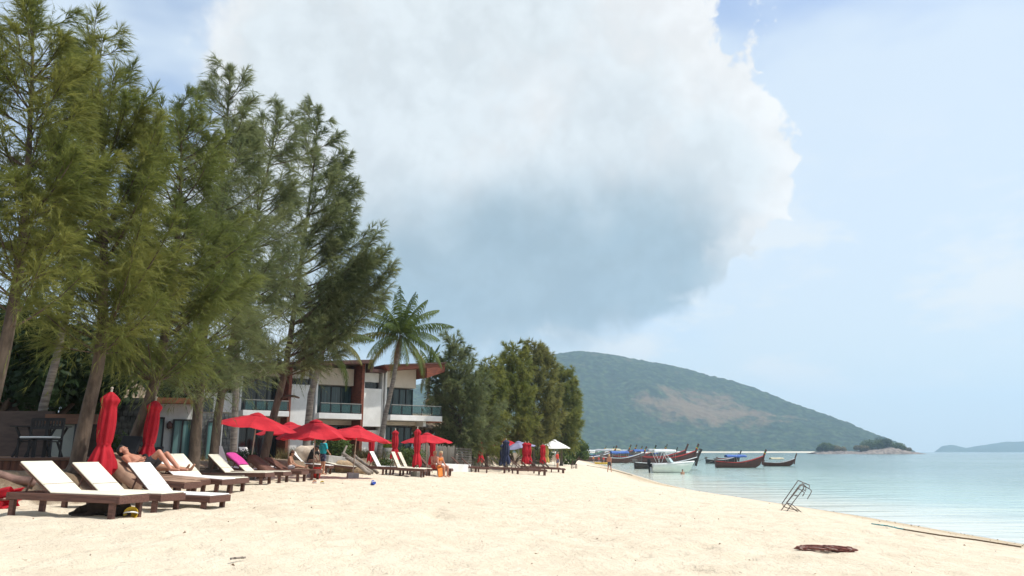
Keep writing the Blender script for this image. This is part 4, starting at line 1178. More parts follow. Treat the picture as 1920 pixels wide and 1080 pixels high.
place(make_closed(RED, 2.1, 1.5, 0.17, 1.3, 6), 'closed red parasol behind the seated couple by the fence', 'parasol', 811, 43, GC, 0.1)
place(make_closed(RED, 2.2, 1.5, 0.20, 1.2, 7), 'faded closed red parasol by the thatched bar', 'parasol', 901, 58, GC, 0.1)
place(make_closed(RED, 2.3, 1.6, 0.24, 1.2, 8), 'first of two closed red parasols beside the lavender one', 'parasol', 985, 60, GC, 0.4)
place(make_closed(RED, 2.3, 1.6, 0.24, 1.2, 9), 'second of two closed red parasols beside the lavender one', 'parasol', 991, 61, GC, 0.8)
place(make_closed(RED, 2.3, 1.7, 0.26, 1.2, 10), 'closed dark red parasol before the white pavilion', 'parasol', 1018, 74, GC, 0.8)
place(make_closed(YELLOWC, 2.3, 1.7, 0.26, 1.2, 11), 'closed yellow parasol before the white pavilion', 'parasol', 1024, 78, None, 0.8)
place(make_closed(BLUE, 2.4, 1.7, 0.25, 1.3, 12), 'closed navy blue parasol in front of the far red one', 'parasol', 949, 57, 'closed navy parasols', 0.2)
place(make_closed(BLUE, 2.1, 1.6, 0.2, 1.3, 13), 'second navy parasol, shorter and half hidden', 'parasol', 942, 60, 'closed navy parasols', 0.2)
place(make_open(RED, 1.5, 0.55, 2.5, base=False), 'open red parasol of the far beach bar', 'parasol', 946, 64, GU, 0.1)
place(make_open(LAVENDER, 1.4, 0.5, 2.3, base=False, tilt=(0, -0.15)), 'open lavender parasol of the far beach bar', 'parasol', 973, 62, None, 0.1)
place(make_open(WHITEC, 2.3, 0.9, 2.9, n=4, base=False), 'large white pavilion parasol at the end of the beach bar', 'parasol', 1040, 86, None, 0.6)

# --- table and two chairs on the deck
BLACKWOOD = mat('black_wood', (0.022, 0.020, 0.019), 0.55, (0.014, 0.013, 0.013), 4)
DZ = 2.27
tb = thing('folding_table', 'black folding bistro table standing on the timber deck', 'table', (at(70, 857, 18.6).x, 18.6, DZ))
for k in range(5):
    MB().box(-0.58, -0.3 + k * 0.122, 0.72, 0.58, -0.19 + k * 0.122, 0.745).obj('table_slat', BLACKWOOD, tb)
for s in (-1, 1):
    for y in (-0.24, 0.24):
        MB().beam((s * 0.46, y, 0), (s * 0.30, y, 0.36), 0.035, 0.045).obj('leg', BLACKWOOD, tb)
        MB().beam((s * 0.30, y + 0.04, 0.36), (s * 0.48, y + 0.04, 0.715), 0.035, 0.045).obj('leg', BLACKWOOD, tb)
    MB().beam((s * 0.31, -0.28, 0.37), (s * 0.31, 0.32, 0.37), 0.03, 0.03).obj('crossbar', BLACKWOOD, tb)
def deck_chair(px, label):
    r = thing('wooden_chair', label, 'chair', (at(px, 857, 18.1).x, 18.1, DZ), 0, 'black chairs on the deck')
    for s in (-1, 1):
        MB().beam((s * 0.2, -0.2, 0), (s * 0.2, -0.2, 0.44), 0.04, 0.04).obj('leg', BLACKWOOD, r)
        MB().beam((s * 0.2, 0.2, 0), (s * 0.2, 0.22, 0.92), 0.04, 0.04).obj('leg', BLACKWOOD, r)
    MB().box(-0.23, -0.22, 0.40, 0.23, 0.2, 0.44).obj('seat', BLACKWOOD, r)
    MB().box(-0.20, -0.2, 0.442, 0.20, 0.17, 0.485).obj('cushion', WHITECLOTH, r, 0.015)
    MB().box(-0.2, 0.195, 0.86, 0.2, 0.225, 0.93).obj('top_rail', BLACKWOOD, r)
    MB().box(-0.2, 0.195, 0.66, 0.2, 0.225, 0.71).obj('back_rail', BLACKWOOD, r)
    for k in range(5):
        MB().box(-0.17 + k * 0.075, 0.198, 0.71, -0.135 + k * 0.075, 0.222, 0.86).obj('back_slat', BLACKWOOD, r)
deck_chair(57, 'black wooden chair with white cushion at the end of the table nearer the dark wall')
deck_chair(86, 'black wooden chair with white cushion nearer the sliding door')

# --- plants around the terrace
shrub('bright green potted shrub behind the closed red parasol', 196, 22, 0.75, 0.9, LEAF_MID, 71, 1800, 0.09, z=2.2)
shrub('clipped green hedge beside the bamboo fence', 764, 45, 1.1, 1.5, LEAF_MID, 72, 3200, 0.11)
shrub('leafy bush behind the boy in turquoise', 622, 40, 1.1, 1.7, LEAF_MID, 73, 3000, 0.12)
shrub('low dark shrub beside the parasol pole under the palm', 452, 30, 0.5, 0.6, LEAF_DARK, 74, 900, 0.08)
shrub('small shrub at the foot of the leaning palm', 716, 45, 0.6, 0.7, LEAF_MID, 75, 900, 0.09)
def grass_tuft(label, px, Y, w, h, n, seed):
    rg = np.random.default_rng(seed)
    b = np.array(gnd(px, Y))
    P = np.stack([rg.normal(0, w * 0.45, n), rg.normal(0, 0.25, n), np.zeros(n)], 1)
    d = unit(np.stack([rg.normal(0, .4, n), rg.normal(0, .4, n), np.ones(n)], 1)) * h * rg.uniform(.5, 1.1, (n, 1))
    s = unit(np.cross(d, rg.normal(0, 1, (n, 3)))) * 0.022
    V = np.stack([P - s, P + s, P + d], 1).reshape(-1, 3)
    o = link('grass_clump', np_mesh('grass_clump', V, np.arange(len(V)).reshape(-1, 3)), LEAF_DRY)
    o.location = b
    tag(o, label, 'grass', kind='stuff')
grass_tuft('dry reddish grass along the first white hotel panel', 552, 41, 0.9, 0.8, 500, 1)
grass_tuft('dry reddish grass along the second white hotel panel', 690, 46, 0.9, 0.8, 500, 2)
grass_tuft('dry grass below the grey stone wing', 420, 33, 1.0, 0.5, 400, 3)
ur = thing('stone_urn', 'pale stone urn planter with bright leaves beside the leaning palm', 'planter', gnd(728, 46.5))
MB().lathe([(0.28, -0.1), (0.36, 0.0), (0.38, 0.35), (0.42, 0.62), (0.40, 0.64), (0.34, 1.0), (0.42, 1.3), (0.36, 1.28)], (0, 0, 0), 14).obj('urn_body', mat('urn_stone', (0.42, 0.40, 0.34), 0.9, (0.28, 0.27, 0.22), 4, 0.3, 20), ur)
rgq = np.random.default_rng(4)
dd = unit(rgq.normal(0, 1, (260, 3)) * np.array([1, 1, .6])); PP = dd * 0.42 * rgq.uniform(.5, 1, (260, 1)) + np.array([0, 0, 1.42])
aa = unit(np.cross(dd, rgq.normal(0, 1, (260, 3)))) * 0.09; bb = np.cross(dd, aa) * 0.5
VV = np.stack([PP - aa, PP + bb, PP + aa, PP - bb], 1).reshape(-1, 3)
link('leaves', np_mesh('leaves', VV, np.arange(len(VV)).reshape(-1, 4)), leaf_mat('lime_leaf', (0.22, 0.26, 0.03), (0.13, 0.18, 0.02)), ur)

# --- logs, boulders, boards, small things
def rock(label, px, py, w, h, mt, seed, Y=None):
    q = hit(px, py) if Y is None else Vector(gnd(px, Y))
    bm = bmesh.new(); bmesh.ops.create_icosphere(bm, subdivisions=4, radius=1.0)
    for v in bm.verts:
        c = np.array(v.co)
        f = 1 + 0.42 * (fbm(np.array([c[0] * 1.6 + seed]), np.array([c[1] * 1.6 + c[2] * 1.3]), 4, seed)[0] - 0.45) * 1.3
        v.co *= float(f)
        v.co.x *= w / 2; v.co.y *= w * 0.36; v.co.z *= h * 0.62
    me = bpy.data.meshes.new('boulder'); bm.to_mesh(me); bm.free()
    me.polygons.foreach_set('use_smooth', [True] * len(me.polygons))
    o = link('boulder', me, mt); o.location = (q.x, q.y, q.z + h * 0.32)
    return tag(o, label, 'boulder')
ROCK = mat('tan_rock', (0.46, 0.34, 0.21), 0.9, (0.30, 0.21, 0.13), 2.2, 0.8, 5, bdist=0.08)
ROCK_P = mat('pale_rock', (0.55, 0.46, 0.36), 0.9, (0.42, 0.34, 0.26), 2.2, 0.6, 5, bdist=0.05)
rock('large tan boulder with cracks in front of the leaning plank', 645, 886, 0.95, 0.62, ROCK, 5)
rock('smaller tan boulder under the weathered logs', 678, 888, 0.7, 0.34, ROCK, 9)
rock('pale sloping boulder behind the kneeling woman', 575, 872, 1.3, 0.85, ROCK_P, 14, Y=36)
WEATHER = mat('weathered_log', (0.30, 0.255, 0.215), 0.95, (0.17, 0.14, 0.115), 3, 0.7, 8, stretch=(1, 1, 1), bdist=0.04)
def log(name, label, a, b, r, mt=WEATHER, cat='log', group=None, jit=0.02):
    a, b = Vector(a), Vector(b)
    pts = [Vector((0, 0, 0)).lerp(b - a, t) + Vector((random.uniform(-jit, jit), random.uniform(-jit, jit), random.uniform(-jit, jit))) for t in np.linspace(0, 1, 7)]
    o = MB().tube(pts, [r * f for f in (1, 1.02, .98, .95, .93, .9, .85)], 8).obj(name, mt)
    o.location = a
    return tag(o, label, cat, group)
q = hit(626, 884); log('plank', 'weathered plank standing aslant against the logs', (q.x, q.y, q.z - .05), at(651, 836, q.y + 0.7), 0.055, cat='plank')
LG = 'weathered logs sloping to the sand'
q = hit(700, 889)
for k, (e, s_, r_, lb) in enumerate([((643, 850), (699, 889), 0.10, 'thick grey weathered log with its upper end highest'), ((650, 858), (694, 890), 0.09, 'grey weathered log in the middle of the leaning pile'), ((664, 854), (708, 888), 0.085, 'brownish weathered log on the seaward side of the pile')]):
    b0 = hit(*s_)
    log('weathered_log', lb, (b0.x, b0.y, b0.z + 0.03), at(e[0], e[1], b0.y + 0.5 + 0.15 * k), r_, group=LG)
q = at(-60, 922, 14.2); log('driftwood_log', 'long reddish driftwood log on the bank behind the first lounger', (q.x, 14.3, gzf(q.x, 14.3) + .05), (at(68, 900, 14.9).x, 14.9, gzf(at(68, 900, 14.9).x, 14.9) + 0.12), 0.09, mat('red_log', (0.26, 0.16, 0.13), 0.9, (0.16, 0.1, 0.08), 3, 0.4, 8))
BLACKPAD = mat('black_pad', (0.022, 0.022, 0.024), 0.8, (0.014, 0.014, 0.016), 4)
def board(label, b0, b1, w, th):
    b0, b1 = Vector(b0), Vector(b1)
    o = MB().beam((0, 0, 0), b1 - b0, w, th, up=(0, -1, 0.2)).obj('board', BLACKPAD, None, 0.02)
    o.location = b0
    return tag(o, label, 'board')
q = gnd(222, 17.4); board('wide black padded board leaning on the casuarina trunk', (q[0], q[1], q[2] + .05), at(250, 818, 17.9), 0.46, 0.07)
q = gnd(290, 19); board('narrow black board leaning beside the second closed parasol', (q[0], q[1], q[2] + .05), at(297, 838, 19.4), 0.28, 0.06)
for k in range(5):
    q = Vector(gnd(402, 23.0 + 0.25 * (k % 2)))
    o = MB().beam((-0.85, 0, 0), (0.85, 0.1, 0.0), 0.2, 0.05).obj('plank', WEATHER); o.location = q + Vector((random.uniform(-.08, .08), 0.2 * (k % 2), 0.12 + 0.058 * k))
    tag(o, ['lowest weathered plank of the stack under the trees', 'second weathered plank from the bottom of the stack', 'middle weathered plank of the stack under the trees', 'weathered plank just below the top of the stack', 'topmost weathered plank of the stack under the trees'][k], 'plank', 'stack of weathered planks')
# yellow bucket, toys
YEL = mat('yellow_plastic', (0.75, 0.5, 0.03), 0.4); WPL = mat('white_plastic', (0.8, 0.8, 0.8), 0.4)
BPL = mat('blue_plastic', (0.05, 0.12, 0.5), 0.4); RPL = mat('red_plastic', (0.6, 0.04, 0.03), 0.4); OPL = mat('orange_plastic', (0.75, 0.25, 0.08), 0.4)
def bucket(label, px, py, mt, r=0.11, h=0.2, rot=(0, 0, 0), Y=None, handle=True):
    q = hit(px, py) if Y is None else Vector(gnd(px, Y))
    b = thing('toy_bucket', label, 'bucket', q)
    b.rotation_euler = rot
    MB().lathe([(0.001, 0.01), (r * 0.75, 0.01), (r, h), (r * 1.08, h), (r * 1.06, h - 0.015), (r * .96, h - 0.01), (r * 0.72, 0.02), (0.001, 0.02)], (0, 0, 0), 14).obj('bucket_body', mt, b)
    if handle:
        MB().tube([(r * math.cos(t), 0.0, h * 0.95 + r * 1.0 * math.sin(t) * 0.75) for t in np.linspace(0, PI, 9)], 0.012, 6).obj('handle', WPL, b)
    return b
bk_ = bucket('yellow bucket with white rim lying under the front lounger', 248, 969, YEL, 0.10, 0.19, (1.2, 0, 0.3))
bucket('blue and white toy bucket alone on the open sand', 697, 909, BPL, 0.08, 0.14, (0.9, 0, 0.8))
bucket('red toy bucket standing against the parasol block', 594, 897, RPL, 0.16, 0.42, handle=False)
bucket('orange toy bucket on the sand', 590, 906, OPL, 0.07, 0.1, (1.3, 0, 0.2))
bucket('yellow toy bucket on the sand beside the orange one', 604, 907, YEL, 0.07, 0.08, (1.3, 0, 0.2))
# towels
def towel(label, Lg, off, w, l, mt, z=0.36):
    xs_ = np.linspace(0, l, 12); ys_ = np.linspace(-w / 2, w / 2, 8)
    Xt, Yt = np.meshgrid(xs_, ys_, indexing='ij')
    Zt = 0.02 * np.sin(Xt * 9 + Yt * 5) + 0.015 * np.sin(Yt * 17)
    hx = 0.76 - off
    return Xt, Yt, Zt
def drape(label, Lg, th, t0, t1, mt, cat='towel', over=0.12, lift=0.05):
    """a towel following a lounger's raised back from t0 to t1 metres up the back, hanging over both sides"""
    c, s = math.cos(R(th)), math.sin(R(th))
    ts = np.linspace(t0, t1, 12); ws = np.linspace(-0.34 - over, 0.34 + over, 15)
    V = []
    for t in ts:
        for y in ws:
            hang = max(0, abs(y) - 0.335)
            wr = 0.012 * math.sin(9 * t + 7 * y)
            yy = math.copysign(min(abs(y), 0.335) + 0.15 * hang, y)
            V.append((0.76 - t * c + (lift + wr) * s, yy, 0.325 + t * s + (lift + wr) * c - hang * 1.0))
    me = np_mesh('towel', np.array(V), grid_faces(12, 15), True)
    o = link('towel', me, mt); o.matrix_world = Matrix.Translation(Lg.location) @ Lg.rotation_euler.to_matrix().to_4x4()
    sm = o.modifiers.new('thick', 'SOLIDIFY'); sm.thickness = 0.012
    return tag(o, label, cat)
drape('bright pink striped towel hung over a lounger back', L8, 38, 0.3, 0.9, PINK, over=0.06, lift=0.045)
drape('tan towel draped over the sunbather\'s lounger', L4, 28, -0.35, 0.86, TANCLOTH, over=0.22, lift=0.05)
drape('dark brown towel over the lounger back beside the pink one', L9, 34, -0.1, 0.84, BROWNCLOTH, over=0.18, lift=0.05)
# fallen parasol at the left edge
fp = make_closed(RED, 2.0, 1.5, 0.16, 1.3, 21)
fp.rotation_euler = (0, R(-96), R(-10)); q = gnd(60, 13.6)
fp.location = (at(62, 935, 13.6).x, 13.6, gzf(at(62, 935, 13.6).x, 13.6) + 0.22)
tag(fp, 'folded red parasol lying on the sand with its white pole up', 'parasol')
# rope heap, ropes, sticks, wire frame, broken chair
ROPE = mat('red_rope', (0.22, 0.075, 0.06), 0.9, (0.13, 0.05, 0.04), 20, 0.5, 60)
q = hit(1548, 1032)
rh = thing('rope_heap', 'flattened heap of dark red rope and net on the open sand', 'rope', q)
rgr = np.random.default_rng(12)
ROPE_P = mat('pale_rope', (0.42, 0.30, 0.26), 0.9, (0.25, 0.15, 0.12), 30)
for k in range(11):
    t = np.linspace(0, 1, 90)
    ph = rgr.uniform(0, 6, 8)
    ex = rgr.uniform(.75, 1.08)
    x_ = 0.40 * ex * np.sin(t * rgr.uniform(7, 13) + ph[0]) + 0.05 * np.sin(t * 41 + ph[1]) + 0.03 * np.sin(t * 73 + ph[6])
    y_ = (0.20 * np.sin(t * rgr.uniform(9, 17) + ph[2]) + 0.04 * np.sin(t * 47 + ph[3])) * (1.1 - 0.8 * np.abs(x_))
    z_ = 0.012 + 0.05 * rgr.random() * (1 - np.abs(x_)) + 0.014 * np.sin(t * 37 + ph[4])
    ca, sa = math.cos(-0.30), math.sin(-0.30)
    MB().tube([(a * ca - b * sa, a * sa + b * ca, c_) for a, b, c_ in zip(x_, y_, z_)], 0.0085, 5).obj('rope_strand', ROPE_P if k % 3 == 2 else ROPE, rh)
def line(name, label, pts, r, mt, cat='rope', jit=0.02, sink=0.0):
    P0 = [hit(*p) for p in pts]
    out = []
    for i in range(len(P0) - 1):
        for t in np.linspace(0, 1, 14, endpoint=False):
            v = P0[i].lerp(P0[i + 1], t); v += Vector((random.uniform(-jit, jit), random.uniform(-jit, jit) * 2, 0))
            v.z = max(gzf(v.x, v.y), 0) + 0.03 - sink
            out.append(v)
    o_ = out[0].copy()
    ob = MB().tube([v - o_ for v in out], r, 6).obj(name, mt); ob.location = o_
    return tag(ob, label, cat)
line('mooring_rope', 'frayed turquoise rope end on the sand by the water', [(1637, 985), (1662, 988), (1694, 995)], 0.016, mat('teal_rope', (0.15, 0.38, 0.38), 0.9, (0.1, 0.28, 0.3), 30), jit=0.07)
line('mooring_rope', 'brown mooring rope running along the wet sand', [(1694, 995), (1760, 1006), (1830, 1015), (1925, 1030)], 0.018, mat('brown_rope', (0.16, 0.11, 0.06), 0.9, (0.1, 0.07, 0.04), 20))
line('stick', 'short dry stick on the foreground sand', [(433, 1053), (462, 1051)], 0.012, WEATHER, 'stick', 0.01)
line('driftwood', 'thin crooked driftwood lying beyond the low white wall', [(850, 883), (884, 885), (887, 882)], 0.03, WEATHER, 'stick', 0.02)
line('mooring_rope', 'dark mooring line running down the sand near the walking man', [(1100, 873), (1140, 880), (1190, 893)], 0.03, WEATHER)
WIRE = mat('rusty_wire', (0.13, 0.115, 0.10), 0.7, (0.09, 0.06, 0.045), 9)
q0 = hit(1478, 957)
wf = thing('metal_frame', 'bent rusty metal rod frame stuck in the sand at the water edge', 'metal frame', q0)
def wp(x, y, dy=0.0): return at(1440 + x / 10.8, 880 + y / 10.8, q0.y + dy) - q0
for pl in [[(270, 830, 0), (320, 755, 0), (715, 265, 0)], [(285, 690, .5), (610, 225, .5)], [(380, 850, -.1), (480, 705, -.1), (715, 400, -.1), (730, 290, -.1)], [(375, 680, .4), (650, 310, .4)],
           [(610, 225, .5), (720, 270, .2), (840, 320, 0), (835, 390, 0), (885, 440, -.1), (855, 505, -.1), (795, 600, -.1)],
           [(285, 690, .5), (320, 755, 0), (430, 795, -.05), (620, 830, -.1), (710, 890, -.15)], [(480, 705, -.1), (640, 840, -.15)], [(390, 690, .4), (530, 810, 0), (635, 880, -.1)],
           [(375, 680, .4), (480, 705, -.1)], [(490, 515, .4), (615, 540, -.1)], [(600, 375, .4), (740, 470, -.1), (700, 545, -.1)], [(650, 310, .4), (835, 390, 0)], [(700, 300, .1), (770, 350, .1), (760, 440, 0), (700, 400, 0)]]:
    MB().tube([wp(*p) for p in pl], 0.014, 6).obj('rod', WIRE, wf)
q0 = hit(1078, 879)
ch = thing('broken_chair', 'broken wooden chair standing askew on the open sand', 'chair', q0, 0.4)
for a, b in [((-.22, 0, -.1), (-.24, 0, .95)), ((.22, 0, -.1), (.2, 0, .5)), ((-.22, .35, -.1), (-.22, .35, .45)), ((.22, .35, -.1), (.22, .35, .48))]:
    MB().beam(a, b, 0.06, 0.06).obj('leg', DARKWOOD, ch)
MB().box(-0.25, -0.05, 0.40, 0.24, 0.38, 0.45).obj('seat', DARKWOOD, ch)
MB().beam((-.22, 0, .15), (.22, 0, .18), 0.04, 0.05).obj('crossbar', DARKWOOD, ch)
# seaweed and leaf scraps scattered on the sand
V = []
rgl = np.random.default_rng(77)
for k in range(520):
    Yk = 8 + 60 * rgl.random() ** 1.6; xk = rgl.uniform(-7.5, shore(Yk) - 0.6)
    if rgl.random() < 0.35: xk = shore(Yk) - rgl.uniform(1.2, 3.2)
    zk = gzf(xk, Yk) + 0.025; a = rgl.uniform(0, 6.3); l = rgl.uniform(0.008, 0.036); w2 = l * rgl.uniform(.15, .5)
    ux, uy = math.cos(a), math.sin(a)
    V += [(xk - ux * l, Yk - uy * l, zk), (xk - uy * w2, Yk + ux * w2, zk + rgl.uniform(0, .03)), (xk + ux * l, Yk + uy * l, zk + .01), (xk + uy * w2, Yk - ux * w2, zk)]
tag(link('beach_litter', np_mesh('beach_litter', np.array(V), np.arange(len(V)).reshape(-1, 4)), mat('dry_scraps', (0.28, 0.19, 0.12), 0.9, (0.16, 0.10, 0.065), 2)), 'scattered dry leaf and seaweed scraps on the sand', 'litter', kind='stuff')
# ------------------------------------------------------------------ people
SKIN = mat('skin_tan', (0.46, 0.25, 0.16), 0.55, (0.40, 0.21, 0.13), 5)
SKIN_RED = mat('skin_sunburnt', (0.50, 0.24, 0.16), 0.55, (0.43, 0.19, 0.12), 5)
SKIN_DARK = mat('skin_dark', (0.22, 0.12, 0.08), 0.55, (0.18, 0.09, 0.06), 5)
HAIR_D = mat('dark_hair', (0.02, 0.015, 0.012), 0.5)
HAIR_B = mat('blond_hair', (0.55, 0.42, 0.25), 0.6, (0.42, 0.31, 0.18), 20)
TURQ = mat('turquoise_cloth', (0.03, 0.45, 0.52), 0.8, (0.02, 0.36, 0.43), 4)
NAVY = mat('navy_cloth', (0.03, 0.04, 0.09), 0.8, (0.16, 0.17, 0.22), 9, lo=0.5, hi=0.58)
BLACKC = mat('black_cloth', (0.015, 0.014, 0.014), 0.8)
ORANGE = mat('orange_towel', (0.72, 0.23, 0.05), 0.9, (0.6, 0.17, 0.03), 5)
REDC = mat('red_cloth', (0.5, 0.05, 0.03), 0.8)
GREYC = mat('grey_cloth', (0.08, 0.08, 0.09), 0.8)
WHITET = mat('white_cotton', (0.75, 0.74, 0.72), 0.85)
def cap(mb, a, ra, b, rb, n=10):
    a, b = Vector(a), Vector(b); d = (b - a)
    if d.length < 1e-4: d = Vector((0, 0, 1e-3))
    d.normalize()
    P = [a - d * ra, a - d * ra * .87, a - d * ra * .5, a, b, b + d * rb * .5, b + d * rb * .87, b + d * rb]
    mb.tube(P, [ra * .04, ra * .5, ra * .87, ra, rb, rb * .87, rb * .5, rb * .04], n)
def fused(name, mb, mt, parent, vox):
    o = mb.obj(name, mt, parent)
    r = o.modifiers.new('fuse', 'REMESH'); r.mode = 'VOXEL'; r.voxel_size = vox; r.use_smooth_shade = True
    s = o.modifiers.new('smooth', 'SMOOTH'); s.factor = 0.5; s.iterations = 2
    return o
STAND = dict(pelvis=(0, 0, .93), waist=(0, 0, 1.08), chest=(0, .01, 1.29), neck=(0, .01, 1.47), head=(0, -.015, 1.60),
             shL=(-.18, .01, 1.40), shR=(.18, .01, 1.40), elL=(-.23, .04, 1.12), elR=(.23, .04, 1.12), wrL=(-.23, -.04, .88), wrR=(.23, -.04, .88),
             hiL=(-.09, 0, .90), hiR=(.09, 0, .90), knL=(-.10, -.02, .49), knR=(.10, -.02, .49), anL=(-.10, .02, .08), anR=(.10, .02, .08), toL=(-.11, -.14, .03), toR=(.11, -.14, .03))
SIT = dict(STAND, pelvis=(0, 0, .10), waist=(0, .03, .26), chest=(0, .02, .46), neck=(0, -.03, .63), head=(0, -.07, .76),
           shL=(-.18, 0, .57), shR=(.18, 0, .57), elL=(-.22, -.08, .31), elR=(.22, -.08, .31), wrL=(-.14, -.30, .20), wrR=(.14, -.30, .20),
           hiL=(-.09, -.02, .09), hiR=(.09, -.02, .09), knL=(-.13, -.43, .12), knR=(.13, -.43, .12), anL=(-.12, -.42, -.30), anR=(.12, -.42, -.30), toL=(-.12, -.58, -.35), toR=(.12, -.58, -.35))
RB = dict(pelvis=.125, waist=.115, chest=.13, neck=.055, sh=.062, el=.043, wr=.030, hi=.092, kn=.058, an=.040)
def person(label, loc, rz, J, skin, hair, wear, s=1.0, vox=0.016, group=None, long_hair=False, hat=None):
    r = thing('person', label, 'person', loc, rz, group)
    r.scale = (s,) * 3
    V = {k: Vector(v) for k, v in J.items()}
    mb = MB()
    side = (V['shR'] - V['shL']).normalized()
    up = (V['neck'] - V['chest']).normalized()
    for k in (-1, 1):
        cap(mb, V['pelvis'] + side * .055 * k, .105, V['waist'] + side * .045 * k, .095)
        cap(mb, V['waist'] + side * .045 * k, .095, V['chest'] + side * .06 * k, .112)
        cap(mb, V['chest'] + side * .06 * k, .11, V['neck'] - up * .08 + side * .07 * k, .07)
    cap(mb, V['neck'] - up * .05, .062, V['head'] - up * .03, .052)
    for S in 'LR':
        cap(mb, V['neck'] - up * .06, .065, V['sh' + S], .060)
        cap(mb, V['sh' + S], .058, V['el' + S], .042); cap(mb, V['el' + S], .042, V['wr' + S], .028)
        cap(mb, V['pelvis'], .10, V['hi' + S], .095)
        cap(mb, V['hi' + S], .092, V['kn' + S], .058); cap(mb, V['kn' + S], .058, V['kn' + S].lerp(V['an' + S], .35), .056)
        cap(mb, V['kn' + S].lerp(V['an' + S], .35), .056, V['an' + S], .038); cap(mb, V['an' + S], .040, V['to' + S], .028)
        # hand: palm, four fingers of unequal length, thumb from the side of the palm
        d = (V['wr' + S] - V['el' + S]).normalized(); a = d.cross(side if abs(d.dot(side)) < .9 else up).normalized(); b = d.cross(a).normalized()
        w0 = V['wr' + S]; pm = w0 + d * .085
        cap(mb, w0 + d * .02, .026, pm - a * .012, .026); cap(mb, w0 + d * .02, .024, pm + a * .022, .022); cap(mb, w0 + d * .03, .022, pm - a * .032, .020)
        for q, ln in ((-.034, .062), (-.012, .078), (.010, .074), (.030, .056)):
            k1 = pm + a * q + d * ln * .55; cap(mb, pm + a * q, .0115, k1, .0105, 6); cap(mb, k1, .0105, k1 + (d * .8 + b * .6) * ln * .5, .0095, 6)
        t1 = w0 + d * .04 - a * .04; cap(mb, w0 + d * .025 - a * .012, .014, t1 + d * .02, .012, 6); cap(mb, t1 + d * .02, .012, t1 + d * .055 - a * .005, .010, 6)
    # head with jaw, nose and ears
    fw = -(side.cross(up)).normalized() if side.cross(up).y > 0 else side.cross(up).normalized()
    hd = V['head']; hu = (V['head'] - V['neck']).normalized(); fwd = (fw - hu * fw.dot(hu)).normalized()
    M3 = Matrix((side, fwd, hu)).transposed()
    def hp(x, y, z): return hd + M3 @ Vector((x, y, z))
    cap(mb, hp(0, -.012, .03), .090, hp(0, .004, .045), .084); cap(mb, hp(0, .028, -.06), .058, hp(0, .018, .02), .078)
    cap(mb, hp(0, .098, -.002), .012, hp(0, .110, -.028), .015, 6)
    cap(mb, hp(-.02, .085, -.062), .010, hp(.02, .085, -.062), .010, 6)
    for k in (-1, 1): cap(mb, hp(.086 * k, -.012, .012), .015, hp(.088 * k, -.016, -.022), .012, 6)
    fused('body', mb, skin, r, vox)
    hb_ = MB()
    cap(hb_, hp(0, -.03, .055), .094, hp(0, .012, .078), .080); cap(hb_, hp(0, -.05, -.01), .080, hp(0, -.03, .05), .094)
    if long_hair: cap(hb_, hp(0, -.075, .0), .075, hp(0, -.10, -.20), .055)
    fused('hair', hb_, hair, r, max(vox, .014))
    for k in (-1, 1): MB().ball(hp(.032 * k, .082, .004), .011, 6, 4).obj('eye', HAIR_D, r)
    if hat:
        ht = MB(); cap(ht, hp(0, -.015, .07), .100, hp(0, 0, .085), .096); cap(ht, hp(-.04, .09, .065), .018, hp(.04, .09, .065), .018); cap(ht, hp(-.03, .13, .055), .014, hp(.03, .13, .055), .014)
        fused('cap', ht, hat, r, .014)
    for wname, mt in wear:
        g = MB()
        if wname in ('shorts', 'briefs', 'bikini_bottom'):
            for k in (-1, 1): cap(g, V['pelvis'] + side * .058 * k, .115, V['pelvis'].lerp(V['waist'], .35) + side * .05 * k, .108)
            for S in 'LR':
                f = .55 if wname == 'shorts' else .10
                cap(g, V['hi' + S], .104, V['hi' + S].lerp(V['kn' + S], f), .086)
        elif wname in ('shirt', 'towel_cape'):
            for k in (-1, 1):
                cap(g, V['pelvis'].lerp(V['waist'], .5) + side * .055 * k, .115, V['chest'] + side * .062 * k, .126); cap(g, V['chest'] + side * .062 * k, .126, V['neck'] - up * .085 + side * .075 * k, .082)
            for S in 'LR':
                cap(g, V['neck'] - up * .07, .076, V['sh' + S], .074); cap(g, V['sh' + S], .073, V['sh' + S].lerp(V['el' + S], .75), .060)
        elif wname == 'bikini_top':
            for k in (-1, 1): cap(g, V['chest'] + side * .065 * k, .118, V['chest'] + side * .065 * k + up * .04, .118)
        fused(wname, g, mt, r, max(vox, .016))
    return r
def in_lounger(Lg, J):     # joints given in a lounger's own frame
    return {k: Vector(v) for k, v in J.items()}
def lie(th, x0=0.84, raised=True):
    c, s = math.cos(R(th)), math.sin(R(th))
    def bk(d, y, lift): return (x0 - d * c + lift * s, y, 0.36 + d * s + lift * c)
    J = dict(pelvis=(x0 + .05, 0, .48), waist=bk(.10, 0, .13), chest=bk(.32, 0, .14), neck=bk(.52, 0, .15), head=bk(.66, 0, .17),
             shL=bk(.44, -.18, .13), shR=bk(.44, .18, .13), elL=bk(.18, -.27, .12), elR=bk(.18, .27, .12), wrL=(x0 + .02, -.20, .62), wrR=(x0 + .02, .20, .62),
             hiL=(x0 + .10, -.09, .47), hiR=(x0 + .10, .09, .47))
    if raised: J.update(knL=(x0 + .42, -.11, .80), knR=(x0 + .47, .10, .76), anL=(x0 + .74, -.11, .43), anR=(x0 + .80, .10, .43), toL=(x0 + .92, -.12, .42), toR=(x0 + .98, .11, .42))
    else: J.update(knL=(x0 + .50, -.1, .44), knR=(x0 + .5, .1, .44), anL=(x0 + .92, -.1, .41), anR=(x0 + .92, .1, .41), toL=(x0 + 1.0, -.11, .53), toR=(x0 + 1.0, .11, .53))
    return J
